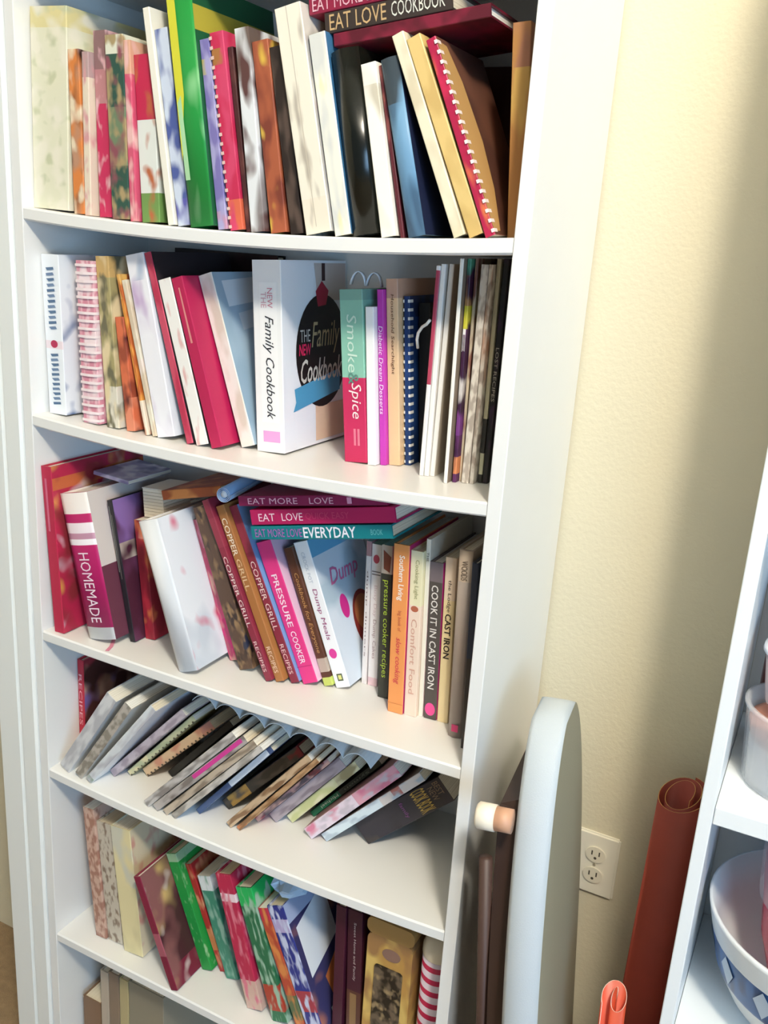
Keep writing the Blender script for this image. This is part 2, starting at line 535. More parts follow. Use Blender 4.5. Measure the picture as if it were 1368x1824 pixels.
BOOKS = [
    {'label': 'thick cream binder with a pale floral spine at the far left of the upper shelf', 's': {'base': '#e2dfc4', 'bands': [(0.9, 1, '#ded298')], 'blots': [('#c6c8a4', 0.66, 18, 1.2), ('#ebe5d0', 0.6, 12, 1)]}, 'k': 'hard', 'd': 0.2, 'name': 'recipe_binder', 'g': 'books standing on the top shelf in view', 'rough': 0.45, 't': 0.071, 'h': 0.2747, 'loc': (0.001, 0.022, 0.1233), 'lean': 0.0289},
    {'label': 'cookbook with an orange and brown food photo spine beside the cream binder', 's': {'base': '#b98a6d', 'bands': [(0.88, 1, '#a98b84')], 'blots': [('#3c2420', 0.6, 16, 0.5), ('#d9813f', 0.55, 14, 0.6), ('#e8d6b8', 0.66, 20, 0.7)]}, 'k': 'pb', 'd': 0.19, 'name': 'cookbook', 'g': 'books standing on the top shelf in view', 'rough': 0.45, 't': 0.0209, 'h': 0.2223, 'loc': (0.0825, 0.022, 0.1178), 'lean': -0.0157},
    {'label': 'pale cream cookbook with a faint pink spine next to the food photo spine', 's': {'base': '#e3d3bd', 'bands': [(0.85, 1, '#b69a98')], 'blots': [('#d59a9b', 0.62, 30, 0.5)]}, 'k': 'pb', 'd': 0.19, 'name': 'cookbook', 'g': 'books standing on the top shelf in view', 'rough': 0.45, 't': 0.0124, 'h': 0.2198, 'loc': (0.1037, 0.022, 0.1166), 'lean': 0.009},
    {'label': 'tall book with crimson lower spine and dusky pink top, left of the dark green book', 's': {'base': '#c42a58', 'bands': [(0.62, 0.8, '#b98083'), (0.8, 1, '#8d6a6a')], 'blots': [('#ddb0b4', 0.66, 34, 0.5)]}, 'k': 'pb', 'd': 0.19, 'name': 'cookbook', 'g': 'books standing on the top shelf in view', 'rough': 0.45, 't': 0.0246, 'h': 0.2491, 'loc': (0.123, 0.032, 0.1156), 'lean': -0.0195},
    {'label': 'dark green patterned cookbook with a white topped spine on the upper shelf', 's': {'base': '#2b5145', 'bands': [(0.9, 1, '#dcdcc8'), (0.3, 0.62, '#6d8263')], 'blots': [('#a8936a', 0.6, 28, 0.6), ('#8b4b57', 0.67, 22, 0.6)]}, 'k': 'hard', 'd': 0.19, 'name': 'cookbook', 'g': 'books standing on the top shelf in view', 'rough': 0.45, 't': 0.0323, 'h': 0.2423, 'loc': (0.1567, 0.022, 0.1139), 'lean': -0.0321},
    {'label': 'thin pink speckled cookbook with a peach top, right of the dark green book', 's': {'base': '#cf5572', 'bands': [(0.82, 1, '#d8a488')], 'blots': [('#e8b9b4', 0.58, 30, 0.4)]}, 'k': 'pb', 'd': 0.19, 'name': 'cookbook', 'g': 'books standing on the top shelf in view', 'rough': 0.45, 't': 0.0117, 'h': 0.2365, 'loc': (0.1907, 0.022, 0.1125), 'lean': -0.037},
    {'label': 'cookbook with red top, white oval and green foot on its spine', 's': {'base': '#dfe2da', 'bands': [(0.62, 1, '#c0244c'), (0, 0.18, '#6f9450')], 'blots': [('#b5633d', 0.7, 20, 0.6)]}, 'k': 'hard', 'd': 0.19, 'name': 'cookbook', 'g': 'books standing on the top shelf in view', 'rough': 0.45, 't': 0.0326, 'h': 0.2197, 'loc': (0.2074, 0.028, 0.1119), 'lean': -0.0568},
    {'label': 'tall plain ivory book leaning left before the blue book', 's': {'base': '#efeadb', 'bands': [], 'blots': []}, 'k': 'hard', 'd': 0.19, 'name': 'cookbook', 'g': 'books standing on the top shelf in view', 'rough': 0.45, 't': 0.0116, 'h': 0.2787, 'loc': (0.2628, 0.018, 0.1102), 'lean': -0.1529},
    {'label': 'blue and white spotted cookbook leaning on the ivory book', 's': {'base': '#4a5a9a', 'bands': [(0, 0.14, '#5b59a8')], 'blots': [('#cdd6e6', 0.55, 20, 0.45)]}, 'k': 'pb', 'd': 0.19, 'name': 'cookbook', 'g': 'books standing on the top shelf in view', 'rough': 0.45, 't': 0.0219, 'h': 0.253, 'loc': (0.2771, 0.022, 0.1099), 'lean': -0.1605},
    {'label': 'tallest bright green book with a yellow top, leaning left on the upper shelf', 's': {'base': '#22923f', 'bands': [], 'blots': [('#8fc98f', 0.68, 14, 0.3)]}, 'c': {'base': '#1d5a38', 'bands': [(0.8, 0.9, '#b3a53c')], 'blots': []}, 'k': 'hard', 'd': 0.19, 'dc': [('spine', [(0, 0.28), (0.0, 1), (0.33, 1), (0.34, 0.55)], '#d3cf3a'), ('spine', [(0.06, 0.2), (0.03, 0.52), (0.2, 0.55), (0.26, 0.2)], '#a9d3a4')], 'name': 'cookbook', 'g': 'books standing on the top shelf in view', 'rough': 0.45, 'bulge': 0.003, 't': 0.0391, 'h': 0.3067, 'loc': (0.3046, 0.016, 0.1094), 'lean': -0.1367},
    {'label': 'lavender purple paperback wedged right of the bright green book', 's': {'base': '#7d74b0', 'bands': [(0.82, 0.9, '#b7a868'), (0, 0.1, '#c58ba0')], 'blots': [('#a9a3cc', 0.58, 26, 0.4)]}, 'k': 'pb', 'd': 0.19, 'name': 'cookbook', 'g': 'books standing on the top shelf in view', 'rough': 0.45, 't': 0.0154, 'h': 0.2389, 'loc': (0.3463, 0.022, 0.1089), 'lean': -0.1437},
    {'label': 'red comb bound cookbook with a gold title band near its top', 's': {'base': '#c52a52', 'bands': [(0.84, 0.92, '#a8703c'), (0, 0.16, '#d9694a')], 'blots': [('#d1446a', 0.55, 24, 0.4)]}, 'k': 'comb', 'd': 0.19, 'name': 'cookbook', 'g': 'books standing on the top shelf in view', 'rough': 0.45, 'ring': '#e8c9c0', 'ringside': -1, 't': 0.0217, 'h': 0.2471, 'loc': (0.3665, 0.022, 0.1087), 'lean': -0.1556},
    {'label': 'narrow dark maroon book right of the red comb bound one', 's': {'base': '#4a2426', 'bands': [], 'blots': [('#7b4a42', 0.6, 20, 0.5)]}, 'k': 'pb', 'd': 0.19, 'name': 'cookbook', 'g': 'books standing on the top shelf in view', 'rough': 0.45, 't': 0.0081, 'h': 0.2304, 'loc': (0.3901, 0.026, 0.1087), 'lean': -0.1549},
    {'label': 'glossy silver grey and brown cookbook in a clear jacket', 's': {'base': '#8d8686', 'bands': [(0.75, 1, '#6a5a52')], 'blots': [('#e2e4e6', 0.5, 12, 0.3), ('#5b3b3a', 0.62, 18, 0.5)]}, 'k': 'hard', 'd': 0.19, 'name': 'cookbook', 'g': 'books standing on the top shelf in view', 'rough': 0.12, 't': 0.0217, 'h': 0.2493, 'loc': (0.4035, 0.018, 0.1087), 'lean': -0.1325},
    {'label': 'rust brown cookbook with yellow patches low on the spine', 's': {'base': '#7c3b2c', 'bands': [], 'blots': [('#a85a3c', 0.54, 20, 0.4), ('#d9b44a', 0.7, 18, 0.6)]}, 'k': 'hard', 'd': 0.19, 'name': 'cookbook', 'g': 'books standing on the top shelf in view', 'rough': 0.45, 't': 0.0251, 'h': 0.2346, 'loc': (0.4325, 0.022, 0.1089), 'lean': -0.1605},
    {'label': 'almost black book leaning against the tall ivory double spine', 's': {'base': '#2c221f', 'bands': [], 'blots': [('#57473f', 0.6, 26, 0.3)]}, 'k': 'hard', 'd': 0.19, 'name': 'cookbook', 'g': 'books standing on the top shelf in view', 'rough': 0.3, 't': 0.0196, 'h': 0.228, 'loc': (0.4639, 0.022, 0.1092), 'lean': -0.1837},
    {'label': 'thick tall ivory cookbook with a grooved spine and red cover spot', 's': {'base': '#f0e8d6', 'bands': [(0.0, 0.16, '#efe3cf')], 'blots': [('#b5ab9c', 0.68, 26, 0.25)]}, 'c': {'base': '#d8d0c6', 'bands': [], 'blots': [('#a8344a', 0.68, 12, 0.7), ('#b9b3ac', 0.55, 20, 0.4)]}, 'k': 'hard', 'd': 0.19, 'dc': [('spine', [(0.44, 0.03), (0.44, 1), (0.47, 1), (0.47, 0.03)], '#c9bfac')], 'name': 'cookbook', 'g': 'books standing on the top shelf in view', 'rough': 0.45, 't': 0.0381, 'h': 0.2714, 'loc': (0.4926, 0.014, 0.1097), 'lean': -0.2189},
    {'label': 'white paperback with pale yellow and blue edges left of the black binder', 's': {'base': '#f2efdf', 'bands': [], 'blots': [('#d8d8d2', 0.56, 20, 0.3), ('#efe49a', 0.7, 30, 0.2)]}, 'c': {'base': '#3d6f97', 'bands': [], 'blots': []}, 'k': 'pb', 'd': 0.19, 'name': 'cookbook', 'g': 'books standing on the top shelf in view', 'rough': 0.45, 't': 0.0237, 'h': 0.2397, 'loc': (0.5333, 0.018, 0.1107), 'lean': -0.215},
    {'label': 'glossy black rounded binder on the upper shelf', 's': {'base': '#12140f', 'bands': [], 'blots': []}, 'k': 'hard', 'd': 0.19, 'name': 'black_binder', 'g': 'books standing on the top shelf in view', 'rough': 0.2, 'bulge': 0.009, 't': 0.0384, 'h': 0.2178, 'loc': (0.5578, 0.022, 0.1114), 'lean': -0.2025},
    {'label': 'short ivory book between the black binder and the slate blue book', 's': {'base': '#efe8d8', 'bands': [(0.6, 0.88, '#cfc6b2')], 'blots': [('#fbf6ea', 0.5, 14, 0.4)]}, 'k': 'hard', 'd': 0.19, 'name': 'cookbook', 'g': 'books standing on the top shelf in view', 'rough': 0.45, 't': 0.0203, 'h': 0.2026, 'loc': (0.5987, 0.02, 0.1129), 'lean': -0.2098},
    {'label': 'thin dark maroon book before the slate blue book', 's': {'base': '#5a1f28', 'bands': [], 'blots': [('#8a4a44', 0.62, 30, 0.4)]}, 'k': 'pb', 'd': 0.19, 'name': 'cookbook', 'g': 'books standing on the top shelf in view', 'rough': 0.45, 't': 0.006, 'h': 0.2017, 'loc': (0.6224, 0.026, 0.1139), 'lean': -0.2227},
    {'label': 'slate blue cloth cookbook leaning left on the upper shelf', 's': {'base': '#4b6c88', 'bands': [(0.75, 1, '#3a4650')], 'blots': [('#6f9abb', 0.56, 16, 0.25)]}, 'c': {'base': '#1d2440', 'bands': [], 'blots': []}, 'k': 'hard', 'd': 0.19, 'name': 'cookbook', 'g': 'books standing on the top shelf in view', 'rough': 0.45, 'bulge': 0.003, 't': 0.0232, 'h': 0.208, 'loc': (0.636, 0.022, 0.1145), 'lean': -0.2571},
    {'label': 'steeply leaning pale cream book, first of the three leaning by the right end', 's': {'base': '#ece2c6', 'bands': [], 'blots': [('#d9ccae', 0.58, 18, 0.4)]}, 'k': 'hard', 'd': 0.19, 'name': 'cookbook', 'g': 'books standing on the top shelf in view', 'rough': 0.45, 't': 0.0154, 'h': 0.2434, 'loc': (0.6985, 0.016, 0.1179), 'lean': -0.4227},
    {'label': 'steeply leaning tan yellow book between the cream and the red one', 's': {'base': '#dfc07c', 'bands': [], 'blots': [('#cfae6c', 0.56, 20, 0.4)]}, 'k': 'hard', 'd': 0.19, 'name': 'cookbook', 'g': 'books standing on the top shelf in view', 'rough': 0.45, 't': 0.0185, 'h': 0.2384, 'loc': (0.7185, 0.016, 0.1191), 'lean': -0.4347},
    {'label': 'steeply leaning crimson comb bound cookbook with gold spine ornament', 's': {'base': '#c92a52', 'bands': [], 'blots': [('#e0784a', 0.62, 16, 0.3), ('#b01f48', 0.5, 22, 0.4)]}, 'c': {'base': '#54342a', 'bands': [], 'blots': [('#6a4434', 0.58, 8, 0.7)]}, 'k': 'comb', 'd': 0.15, 'dc': [('cover', [(0.0, 0.02), (0.0, 0.98), (0.18, 0.97), (0.3, 0.8), (0.36, 0.5), (0.3, 0.25), (0.14, 0.02)], '#b98f56')], 'name': 'cookbook', 'g': 'books standing on the top shelf in view', 'rough': 0.45, 'ring': '#f1ded6', 'ringside': 1, 't': 0.0128, 'h': 0.2338, 'loc': (0.7399, 0.014, 0.1205), 'lean': -0.4208},
    {'label': 'tan yellow book with a dusty pink top standing against the right side panel', 's': {'base': '#c9a35c', 'bands': [(0.8, 1, '#a97860'), (0.0, 0.12, '#c39a6a')], 'blots': [('#b5834c', 0.6, 18, 0.3)]}, 'k': 'hard', 'd': 0.17, 'name': 'cookbook', 'g': 'books standing on the top shelf in view', 'rough': 0.45, 't': 0.022, 'h': 0.2362, 'loc': (0.7535, 0.05, 0.1215), 'lean': -0.0777},
    {'label': 'white book with navy lettering and a red dot at the left of the second shelf', 's': {'base': '#f2f5f7', 'bands': [(0.42, 0.47, '#f0dfe2')], 'blots': []}, 'c': {'base': '#eef2f5', 'bands': [], 'blots': [('#4a689a', 0.66, 14, 0.7)]}, 'k': 'hard', 'd': 0.19, 'dc': [('spine', 'circle:.52,.45,.2,.024', '#b5284f'), ('spine', [(0.3, 0.06), (0.28, 0.076), (0.72, 0.08199999999999999), (0.74, 0.067)], '#54708f'), ('spine', [(0.36, 0.091), (0.28, 0.107), (0.6699999999999999, 0.11299999999999999), (0.74, 0.098)], '#6f86a4'), ('spine', [(0.42, 0.122), (0.28, 0.138), (0.72, 0.144), (0.74, 0.129)], '#54708f'), ('spine', [(0.3, 0.153), (0.28, 0.16899999999999998), (0.6699999999999999, 0.175), (0.74, 0.16)], '#6f86a4'), ('spine', [(0.36, 0.184), (0.28, 0.2), (0.72, 0.206), (0.74, 0.191)], '#54708f'), ('spine', [(0.42, 0.215), (0.28, 0.23099999999999998), (0.6699999999999999, 0.237), (0.74, 0.222)], '#6f86a4'), ('spine', [(0.3, 0.246), (0.28, 0.262), (0.72, 0.268), (0.74, 0.253)], '#54708f'), ('spine', [(0.36, 0.277), (0.28, 0.29300000000000004), (0.6699999999999999, 0.29900000000000004), (0.74, 0.28400000000000003)], '#6f86a4'), ('spine', [(0.42, 0.308), (0.28, 0.324), (0.72, 0.33), (0.74, 0.315)], '#54708f'), ('spine', [(0.3, 0.339), (0.28, 0.35500000000000004), (0.6699999999999999, 0.36100000000000004), (0.74, 0.34600000000000003)], '#6f86a4'), ('spine', [(0.36, 0.37), (0.28, 0.386), (0.72, 0.392), (0.74, 0.377)], '#54708f'), ('spine', [(0.42, 0.54), (0.28, 0.556), (0.6699999999999999, 0.562), (0.74, 0.547)], '#6f86a4'), ('spine', [(0.3, 0.5730000000000001), (0.28, 0.5890000000000001), (0.72, 0.5950000000000001), (0.74, 0.5800000000000001)], '#54708f'), ('spine', [(0.36, 0.6060000000000001), (0.28, 0.6220000000000001), (0.6699999999999999, 0.6280000000000001), (0.74, 0.6130000000000001)], '#6f86a4'), ('spine', [(0.42, 0.639), (0.28, 0.655), (0.72, 0.661), (0.74, 0.646)], '#54708f'), ('spine', [(0.3, 0.672), (0.28, 0.6880000000000001), (0.6699999999999999, 0.6940000000000001), (0.74, 0.679)], '#6f86a4'), ('spine', [(0.36, 0.7050000000000001), (0.28, 0.7210000000000001), (0.72, 0.7270000000000001), (0.74, 0.7120000000000001)], '#54708f'), ('spine', [(0.42, 0.738), (0.28, 0.754), (0.6699999999999999, 0.76), (0.74, 0.745)], '#6f86a4'), ('spine', [(0.3, 0.771), (0.28, 0.787), (0.72, 0.793), (0.74, 0.778)], '#54708f'), ('spine', [(0.36, 0.804), (0.28, 0.8200000000000001), (0.6699999999999999, 0.8260000000000001), (0.74, 0.811)], '#6f86a4'), ('spine', [(0.42, 0.8370000000000001), (0.28, 0.8530000000000001), (0.72, 0.8590000000000001), (0.74, 0.8440000000000001)], '#54708f'), ('spine', [(0.3, 0.8700000000000001), (0.28, 0.8860000000000001), (0.6699999999999999, 0.8920000000000001), (0.74, 0.8770000000000001)], '#6f86a4'), ('spine', [(0.36, 0.903), (0.28, 0.919), (0.72, 0.925), (0.74, 0.91)], '#54708f')], 'name': 'cookbook', 'g': 'books standing on the second shelf', 'rough': 0.45, 't': 0.0369, 'h': 0.2493, 'loc': (0.0071, 0.03, -0.1939), 'lean': -0.022},
    {'label': 'pink gingham comb bound cookbook on the second shelf', 's': {'base': '#efc6cc', 'bands': [], 'blots': [('#d98f9f', 0.52, 48, 0.35), ('#f6e2e2', 0.6, 20, 0.5)]}, 'k': 'comb', 'd': 0.19, 'name': 'cookbook', 'g': 'books standing on the second shelf', 'rough': 0.45, 'ring': '#f8e6e6', 'ringside': 0, 't': 0.0339, 'h': 0.2491, 'loc': (0.0807, 0.03, -0.1985), 'lean': -0.0266},
    {'label': 'olive and cream patterned cookbook beside the pink gingham one', 's': {'base': '#a89c6c', 'bands': [(0, 0.25, '#ddd6c4'), (0.88, 1, '#c9a66a')], 'blots': [('#6f6a52', 0.6, 34, 0.4), ('#e2cfa4', 0.62, 20, 0.5)]}, 'k': 'pb', 'd': 0.19, 'name': 'cookbook', 'g': 'books standing on the second shelf', 'rough': 0.45, 't': 0.0253, 'h': 0.2602, 'loc': (0.1249, 0.035, -0.2008), 'lean': -0.0607},
    {'label': 'short rust red booklet with a coral foot in front of the orange spine', 's': {'base': '#9c4a34', 'bands': [(0, 0.3, '#e08a6a')], 'blots': [('#5a2020', 0.62, 20, 0.5), ('#d9714c', 0.6, 22, 0.5)]}, 'k': 'pb', 'd': 0.19, 'name': 'cookbook', 'g': 'books standing on the second shelf', 'rough': 0.45, 't': 0.0172, 'h': 0.1747, 'loc': (0.1608, 0.04, -0.2024), 'lean': -0.116},
    {'label': 'slim orange and amber spine leaning left on the second shelf', 's': {'base': '#dd9340', 'bands': [(0, 0.22, '#eedcc6'), (0.85, 1, '#e0b060')], 'blots': [('#b8602c', 0.6, 40, 0.3)]}, 'k': 'pb', 'd': 0.19, 'name': 'cookbook', 'g': 'books standing on the second shelf', 'rough': 0.45, 't': 0.006, 'h': 0.2439, 'loc': (0.1981, 0.04, -0.2038), 'lean': -0.2199},
    {'label': 'slim cream booklet between the orange spine and the lavender photo cover', 's': {'base': '#e6ddc8', 'bands': [(0.3, 0.5, '#ead9cc')], 'blots': [('#d5c2a8', 0.58, 26, 0.4)]}, 'k': 'pb', 'd': 0.19, 'name': 'cookbook', 'g': 'books standing on the second shelf', 'rough': 0.45, 't': 0.0088, 'h': 0.2375, 'loc': (0.2104, 0.042, -0.2042), 'lean': -0.2429},
    {'label': 'wide cookbook with a white and lavender photo spine', 's': {'base': '#e9e4ee', 'bands': [(0.86, 1, '#8fa8c4')], 'blots': [('#b48bc0', 0.6, 12, 0.5), ('#8d7f98', 0.68, 14, 0.4), ('#f4f2f6', 0.5, 10, 0.5)]}, 'k': 'hard', 'd': 0.19, 'name': 'cookbook', 'g': 'books standing on the second shelf', 'rough': 0.45, 't': 0.0344, 'h': 0.2738, 'loc': (0.2199, 0.043, -0.2045), 'lean': -0.2169},
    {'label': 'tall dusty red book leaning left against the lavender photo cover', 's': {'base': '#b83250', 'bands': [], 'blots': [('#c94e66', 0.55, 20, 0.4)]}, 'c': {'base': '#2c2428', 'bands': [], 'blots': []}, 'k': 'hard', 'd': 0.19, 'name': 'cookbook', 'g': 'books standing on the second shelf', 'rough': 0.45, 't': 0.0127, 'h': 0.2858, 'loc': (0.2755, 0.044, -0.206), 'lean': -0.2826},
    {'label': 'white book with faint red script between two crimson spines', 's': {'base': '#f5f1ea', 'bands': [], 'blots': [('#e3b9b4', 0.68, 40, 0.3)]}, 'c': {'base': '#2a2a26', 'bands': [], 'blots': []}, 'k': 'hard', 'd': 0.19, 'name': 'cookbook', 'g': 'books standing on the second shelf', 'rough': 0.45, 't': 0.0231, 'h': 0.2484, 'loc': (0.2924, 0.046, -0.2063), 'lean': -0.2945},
    {'label': 'crimson book with an embossed silver title leaning left on the second shelf', 's': {'base': '#b71c50', 'bands': [], 'blots': []}, 'k': 'hard', 'd': 0.19, 'dc': [('spine', [(0.42, 0.62), (0.46, 0.94), (0.58, 0.94), (0.6, 0.62)], '#d98a86')], 'name': 'cookbook', 'g': 'books standing on the second shelf', 'rough': 0.45, 't': 0.0205, 'h': 0.2539, 'loc': (0.3197, 0.047, -0.2067), 'lean': -0.304},
    {'label': 'white book with a pale blue silver lettered cover leaning beside the family cookbook', 's': {'base': '#f4efe4', 'bands': [], 'blots': [('#e0d6c4', 0.62, 20, 0.4)]}, 'c': {'base': '#a9c0cf', 'bands': [], 'blots': [('#9ab3c4', 0.55, 8, 0.6)]}, 'k': 'hard', 'd': 0.15, 'dc': [('cover', [(0.15, 0.8), (0.13, 0.95), (0.75, 0.97), (0.8, 0.83)], '#dfe6ea'), ('cover', [(0.3, 0.66), (0.28, 0.76), (0.85, 0.8), (0.85, 0.7)], '#cfd8de')], 'name': 'cookbook', 'g': 'books standing on the second shelf', 'rough': 0.45, 't': 0.0248, 'h': 0.2616, 'loc': (0.3483, 0.084, -0.207), 'lean': -0.3276},
    {'label': 'thick white family cookbook with a black disc and blue ribbon on its cover', 's': {'base': '#f8f7f4', 'bands': [], 'blots': []}, 'c': {'base': '#eef0f6', 'bands': [], 'blots': []}, 'k': 'hard', 'd': 0.188, 'tx': [{'t': 'Family Cookbook', 'box': (0.18, 0.72, 0.33, 0.72), 'col': '#2c2c30', 'shear': 0.35}, {'t': 'NEW', 'box': (0.76, 0.86, 0.52, 0.7), 'col': '#d98a98'}, {'t': 'THE', 'box': (0.76, 0.84, 0.3, 0.48), 'col': '#d9a8b0'}], 'dc': [('spine', [(0.22, 0.16), (0.24, 0.89), (0.84, 0.89), (0.84, 0.16)], '#fdfcf9'), ('spine', [(0.26, 0.055), (0.26, 0.115), (0.86, 0.115), (0.86, 0.055)], '#e9a8dc')], 'name': 'family_cookbook', 'g': 'books standing on the second shelf', 'rough': 0.45, 'special': 'family', 't': 0.0493, 'h': 0.2785, 'loc': (0.3762, 0.085, -0.2071), 'lean': -0.0638},
    {'label': 'book with teal upper half and raspberry lower half reading Smoke and Spice', 's': {'base': '#c92c5c', 'bands': [(0.5, 1, '#8cc4ae'), (0.94, 1, '#7fae9e')], 'blots': []}, 'k': 'pb', 'd': 0.16, 'tx': [{'t': 'Smoke', 'box': (0.53, 0.86, 0.3, 0.72), 'col': '#d3ead9', 'shear': 0.1}, {'t': '&', 'box': (0.46, 0.53, 0.3, 0.75), 'col': '#5f8f80'}, {'t': 'Spice', 'box': (0.26, 0.47, 0.3, 0.85), 'col': '#ffe6e4', 'shear': 0.2}], 'dc': [('spine', [(0.45, 0.1), (0.45, 0.2), (0.55, 0.2), (0.55, 0.1)], '#e07a90'), ('spine', [(0.62, 0.1), (0.62, 0.2), (0.72, 0.2), (0.72, 0.1)], '#e07a90')], 'name': 'cookbook', 'g': 'books standing on the second shelf', 'rough': 0.45, 't': 0.0371, 'h': 0.2463, 'loc': (0.5131, 0.112, -0.2058), 'lean': -0.096},
    {'label': 'plain white paperback between the smoke and spice book and the magenta spine', 's': {'base': '#fbfaf8', 'bands': [], 'blots': []}, 'k': 'pb', 'd': 0.16, 'name': 'cookbook', 'g': 'books standing on the second shelf', 'rough': 0.45, 't': 0.0133, 'h': 0.2247, 'loc': (0.5506, 0.113, -0.2048), 'lean': -0.083},
    {'label': 'slim magenta paperback with white dessert title on the second shelf', 's': {'base': '#c43bb0', 'bands': [], 'blots': []}, 'k': 'pb', 'd': 0.15, 'tx': [{'t': 'Diabetic Dream Desserts', 'box': (0.3, 0.8, 0.2, 0.85), 'col': '#ffe9fb', 'shear': 0.15}], 'name': 'cookbook', 'g': 'books standing on the second shelf', 'rough': 0.45, 't': 0.0096, 'h': 0.2488, 'loc': (0.5661, 0.123, -0.2044), 'lean': -0.0906},
    {'label': 'peach tan book with small brown title right of the magenta spine', 's': {'base': '#ecc79a', 'bands': [(0.9, 1, '#c99f86')], 'blots': []}, 'k': 'hard', 'd': 0.142, 'tx': [{'t': 'Household Searchlight', 'box': (0.5, 0.92, 0.35, 0.68), 'col': '#7a5236', 'shear': 0.1}], 'name': 'cookbook', 'g': 'books standing on the second shelf', 'rough': 0.45, 't': 0.0184, 'h': 0.2637, 'loc': (0.5761, 0.131, -0.204), 'lean': -0.0895},
    {'label': 'navy blue comb bound book on the second shelf', 's': {'base': '#1d4484', 'bands': [(0.88, 1, '#1c2a50')], 'blots': [('#18396f', 0.55, 20, 0.4)]}, 'k': 'comb', 'd': 0.129, 'name': 'cookbook', 'g': 'books standing on the second shelf', 'rough': 0.45, 'ring': '#e6e6e2', 'ringside': 2, 't': 0.0094, 'h': 0.2407, 'loc': (0.5961, 0.144, -0.2033), 'lean': -0.085},
    {'label': 'black book standing behind the pale magazines on the second shelf', 's': {'base': '#15130f', 'bands': [], 'blots': []}, 'k': 'hard', 'd': 0.105, 'name': 'cookbook', 'g': 'books standing on the second shelf', 'rough': 0.45, 't': 0.0185, 'h': 0.2311, 'loc': (0.6071, 0.168, -0.2029), 'lean': -0.0815},
    {'label': 'pale magazine with a red left edge, leftmost of the magazines', 's': {'base': '#f2eeea', 'bands': [(0.45, 0.98, '#b7425a')], 'blots': []}, 'c': {'base': '#f0ece6', 'bands': [], 'blots': []}, 'k': 'mag', 'd': 0.178, 'name': 'magazine', 'g': 'pale magazines on the second shelf', 'rough': 0.45, 't': 0.0061, 'h': 0.2838, 'loc': (0.6417, 0.095, -0.2011), 'lean': 0.0065},
    {'label': 'plain white magazine, second of the pale magazines', 's': {'base': '#f7f4ee', 'bands': [], 'blots': []}, 'c': {'base': '#efe9e0', 'bands': [], 'blots': []}, 'k': 'mag', 'd': 0.177, 'name': 'magazine', 'g': 'pale magazines on the second shelf', 'rough': 0.45, 't': 0.0068, 'h': 0.2861, 'loc': (0.6486, 0.096, -0.2007), 'lean': 0.0052},
    {'label': 'plain white magazine with a cream cover, third of the pale magazines', 's': {'base': '#f6f2ec', 'bands': [], 'blots': []}, 'c': {'base': '#d9cdbb', 'bands': [], 'blots': []}, 'k': 'mag', 'd': 0.173, 'name': 'magazine', 'g': 'pale magazines on the second shelf', 'rough': 0.45, 't': 0.007, 'h': 0.2864, 'loc': (0.6558, 0.1, -0.2003), 'lean': 0.0141},
    {'label': 'white magazine with a grey cover left of the purple printed spine', 's': {'base': '#f4f1e8', 'bands': [], 'blots': []}, 'c': {'base': '#8a7a6a', 'bands': [], 'blots': []}, 'k': 'mag', 'd': 0.2, 'name': 'magazine', 'g': 'pale magazines on the second shelf', 'rough': 0.45, 't': 0.0052, 'h': 0.2931, 'loc': (0.6893, 0.071, -0.1988), 'lean': -0.0103},
    {'label': 'purple magazine with a yellow patch and a large white letter on its spine', 's': {'base': '#5e2a5e', 'bands': [(0.93, 1, '#4f9a7c'), (0.8, 0.93, '#b98a5a'), (0.7, 0.8, '#d9d040'), (0.35, 0.5, '#d6d0cc'), (0.22, 0.34, '#7c3f88'), (0.04, 0.12, '#d98a5a')], 'blots': [('#3c1a3a', 0.62, 24, 0.5)]}, 'k': 'mag', 'd': 0.191, 'tx': [{'t': 'E', 'box': (0.6, 0.7, 0.2, 0.9), 'col': '#f6f2f0'}], 'name': 'magazine', 'g': 'pale magazines on the second shelf', 'rough': 0.45, 't': 0.0055, 'h': 0.2932, 'loc': (0.6973, 0.082, -0.1984), 'lean': -0.0183},
    {'label': 'slim beige magazine right of the purple one', 's': {'base': '#cdbda2', 'bands': [], 'blots': [('#8a5a4a', 0.6, 40, 0.3)]}, 'k': 'mag', 'd': 0.181, 'name': 'magazine', 'g': 'pale magazines on the second shelf', 'rough': 0.45, 't': 0.004, 'h': 0.2938, 'loc': (0.7032, 0.092, -0.1981), 'lean': -0.0145},
    {'label': 'off white magazine with faint grey print near the right panel', 's': {'base': '#e9e2d8', 'bands': [], 'blots': [('#b9aea4', 0.58, 60, 0.4)]}, 'k': 'mag', 'd': 0.188, 'name': 'magazine', 'g': 'pale magazines on the second shelf', 'rough': 0.45, 't': 0.0101, 'h': 0.2864, 'loc': (0.7095, 0.085, -0.1973), 'lean': 0.0024},
    {'label': 'grey white magazine before the black spine near the right panel', 's': {'base': '#e2dbd2', 'bands': [], 'blots': [('#a89a90', 0.58, 60, 0.4), ('#b77a54', 0.7, 18, 0.3)]}, 'k': 'mag', 'd': 0.188, 'name': 'magazine', 'g': 'pale magazines on the second shelf', 'rough': 0.45, 't': 0.0056, 'h': 0.2865, 'loc': (0.7212, 0.085, -0.1969), 'lean': -0.0017},
    {'label': 'slim magazine with a cream upper and black lower spine', 's': {'base': '#c9c2a4', 'bands': [(0, 0.3, '#3a3832'), (0.04, 0.14, '#d6d2b4')], 'blots': []}, 'k': 'mag', 'd': 0.177, 'name': 'magazine', 'g': 'pale magazines on the second shelf', 'rough': 0.45, 't': 0.0057, 'h': 0.2933, 'loc': (0.7288, 0.096, -0.1964), 'lean': -0.0072},
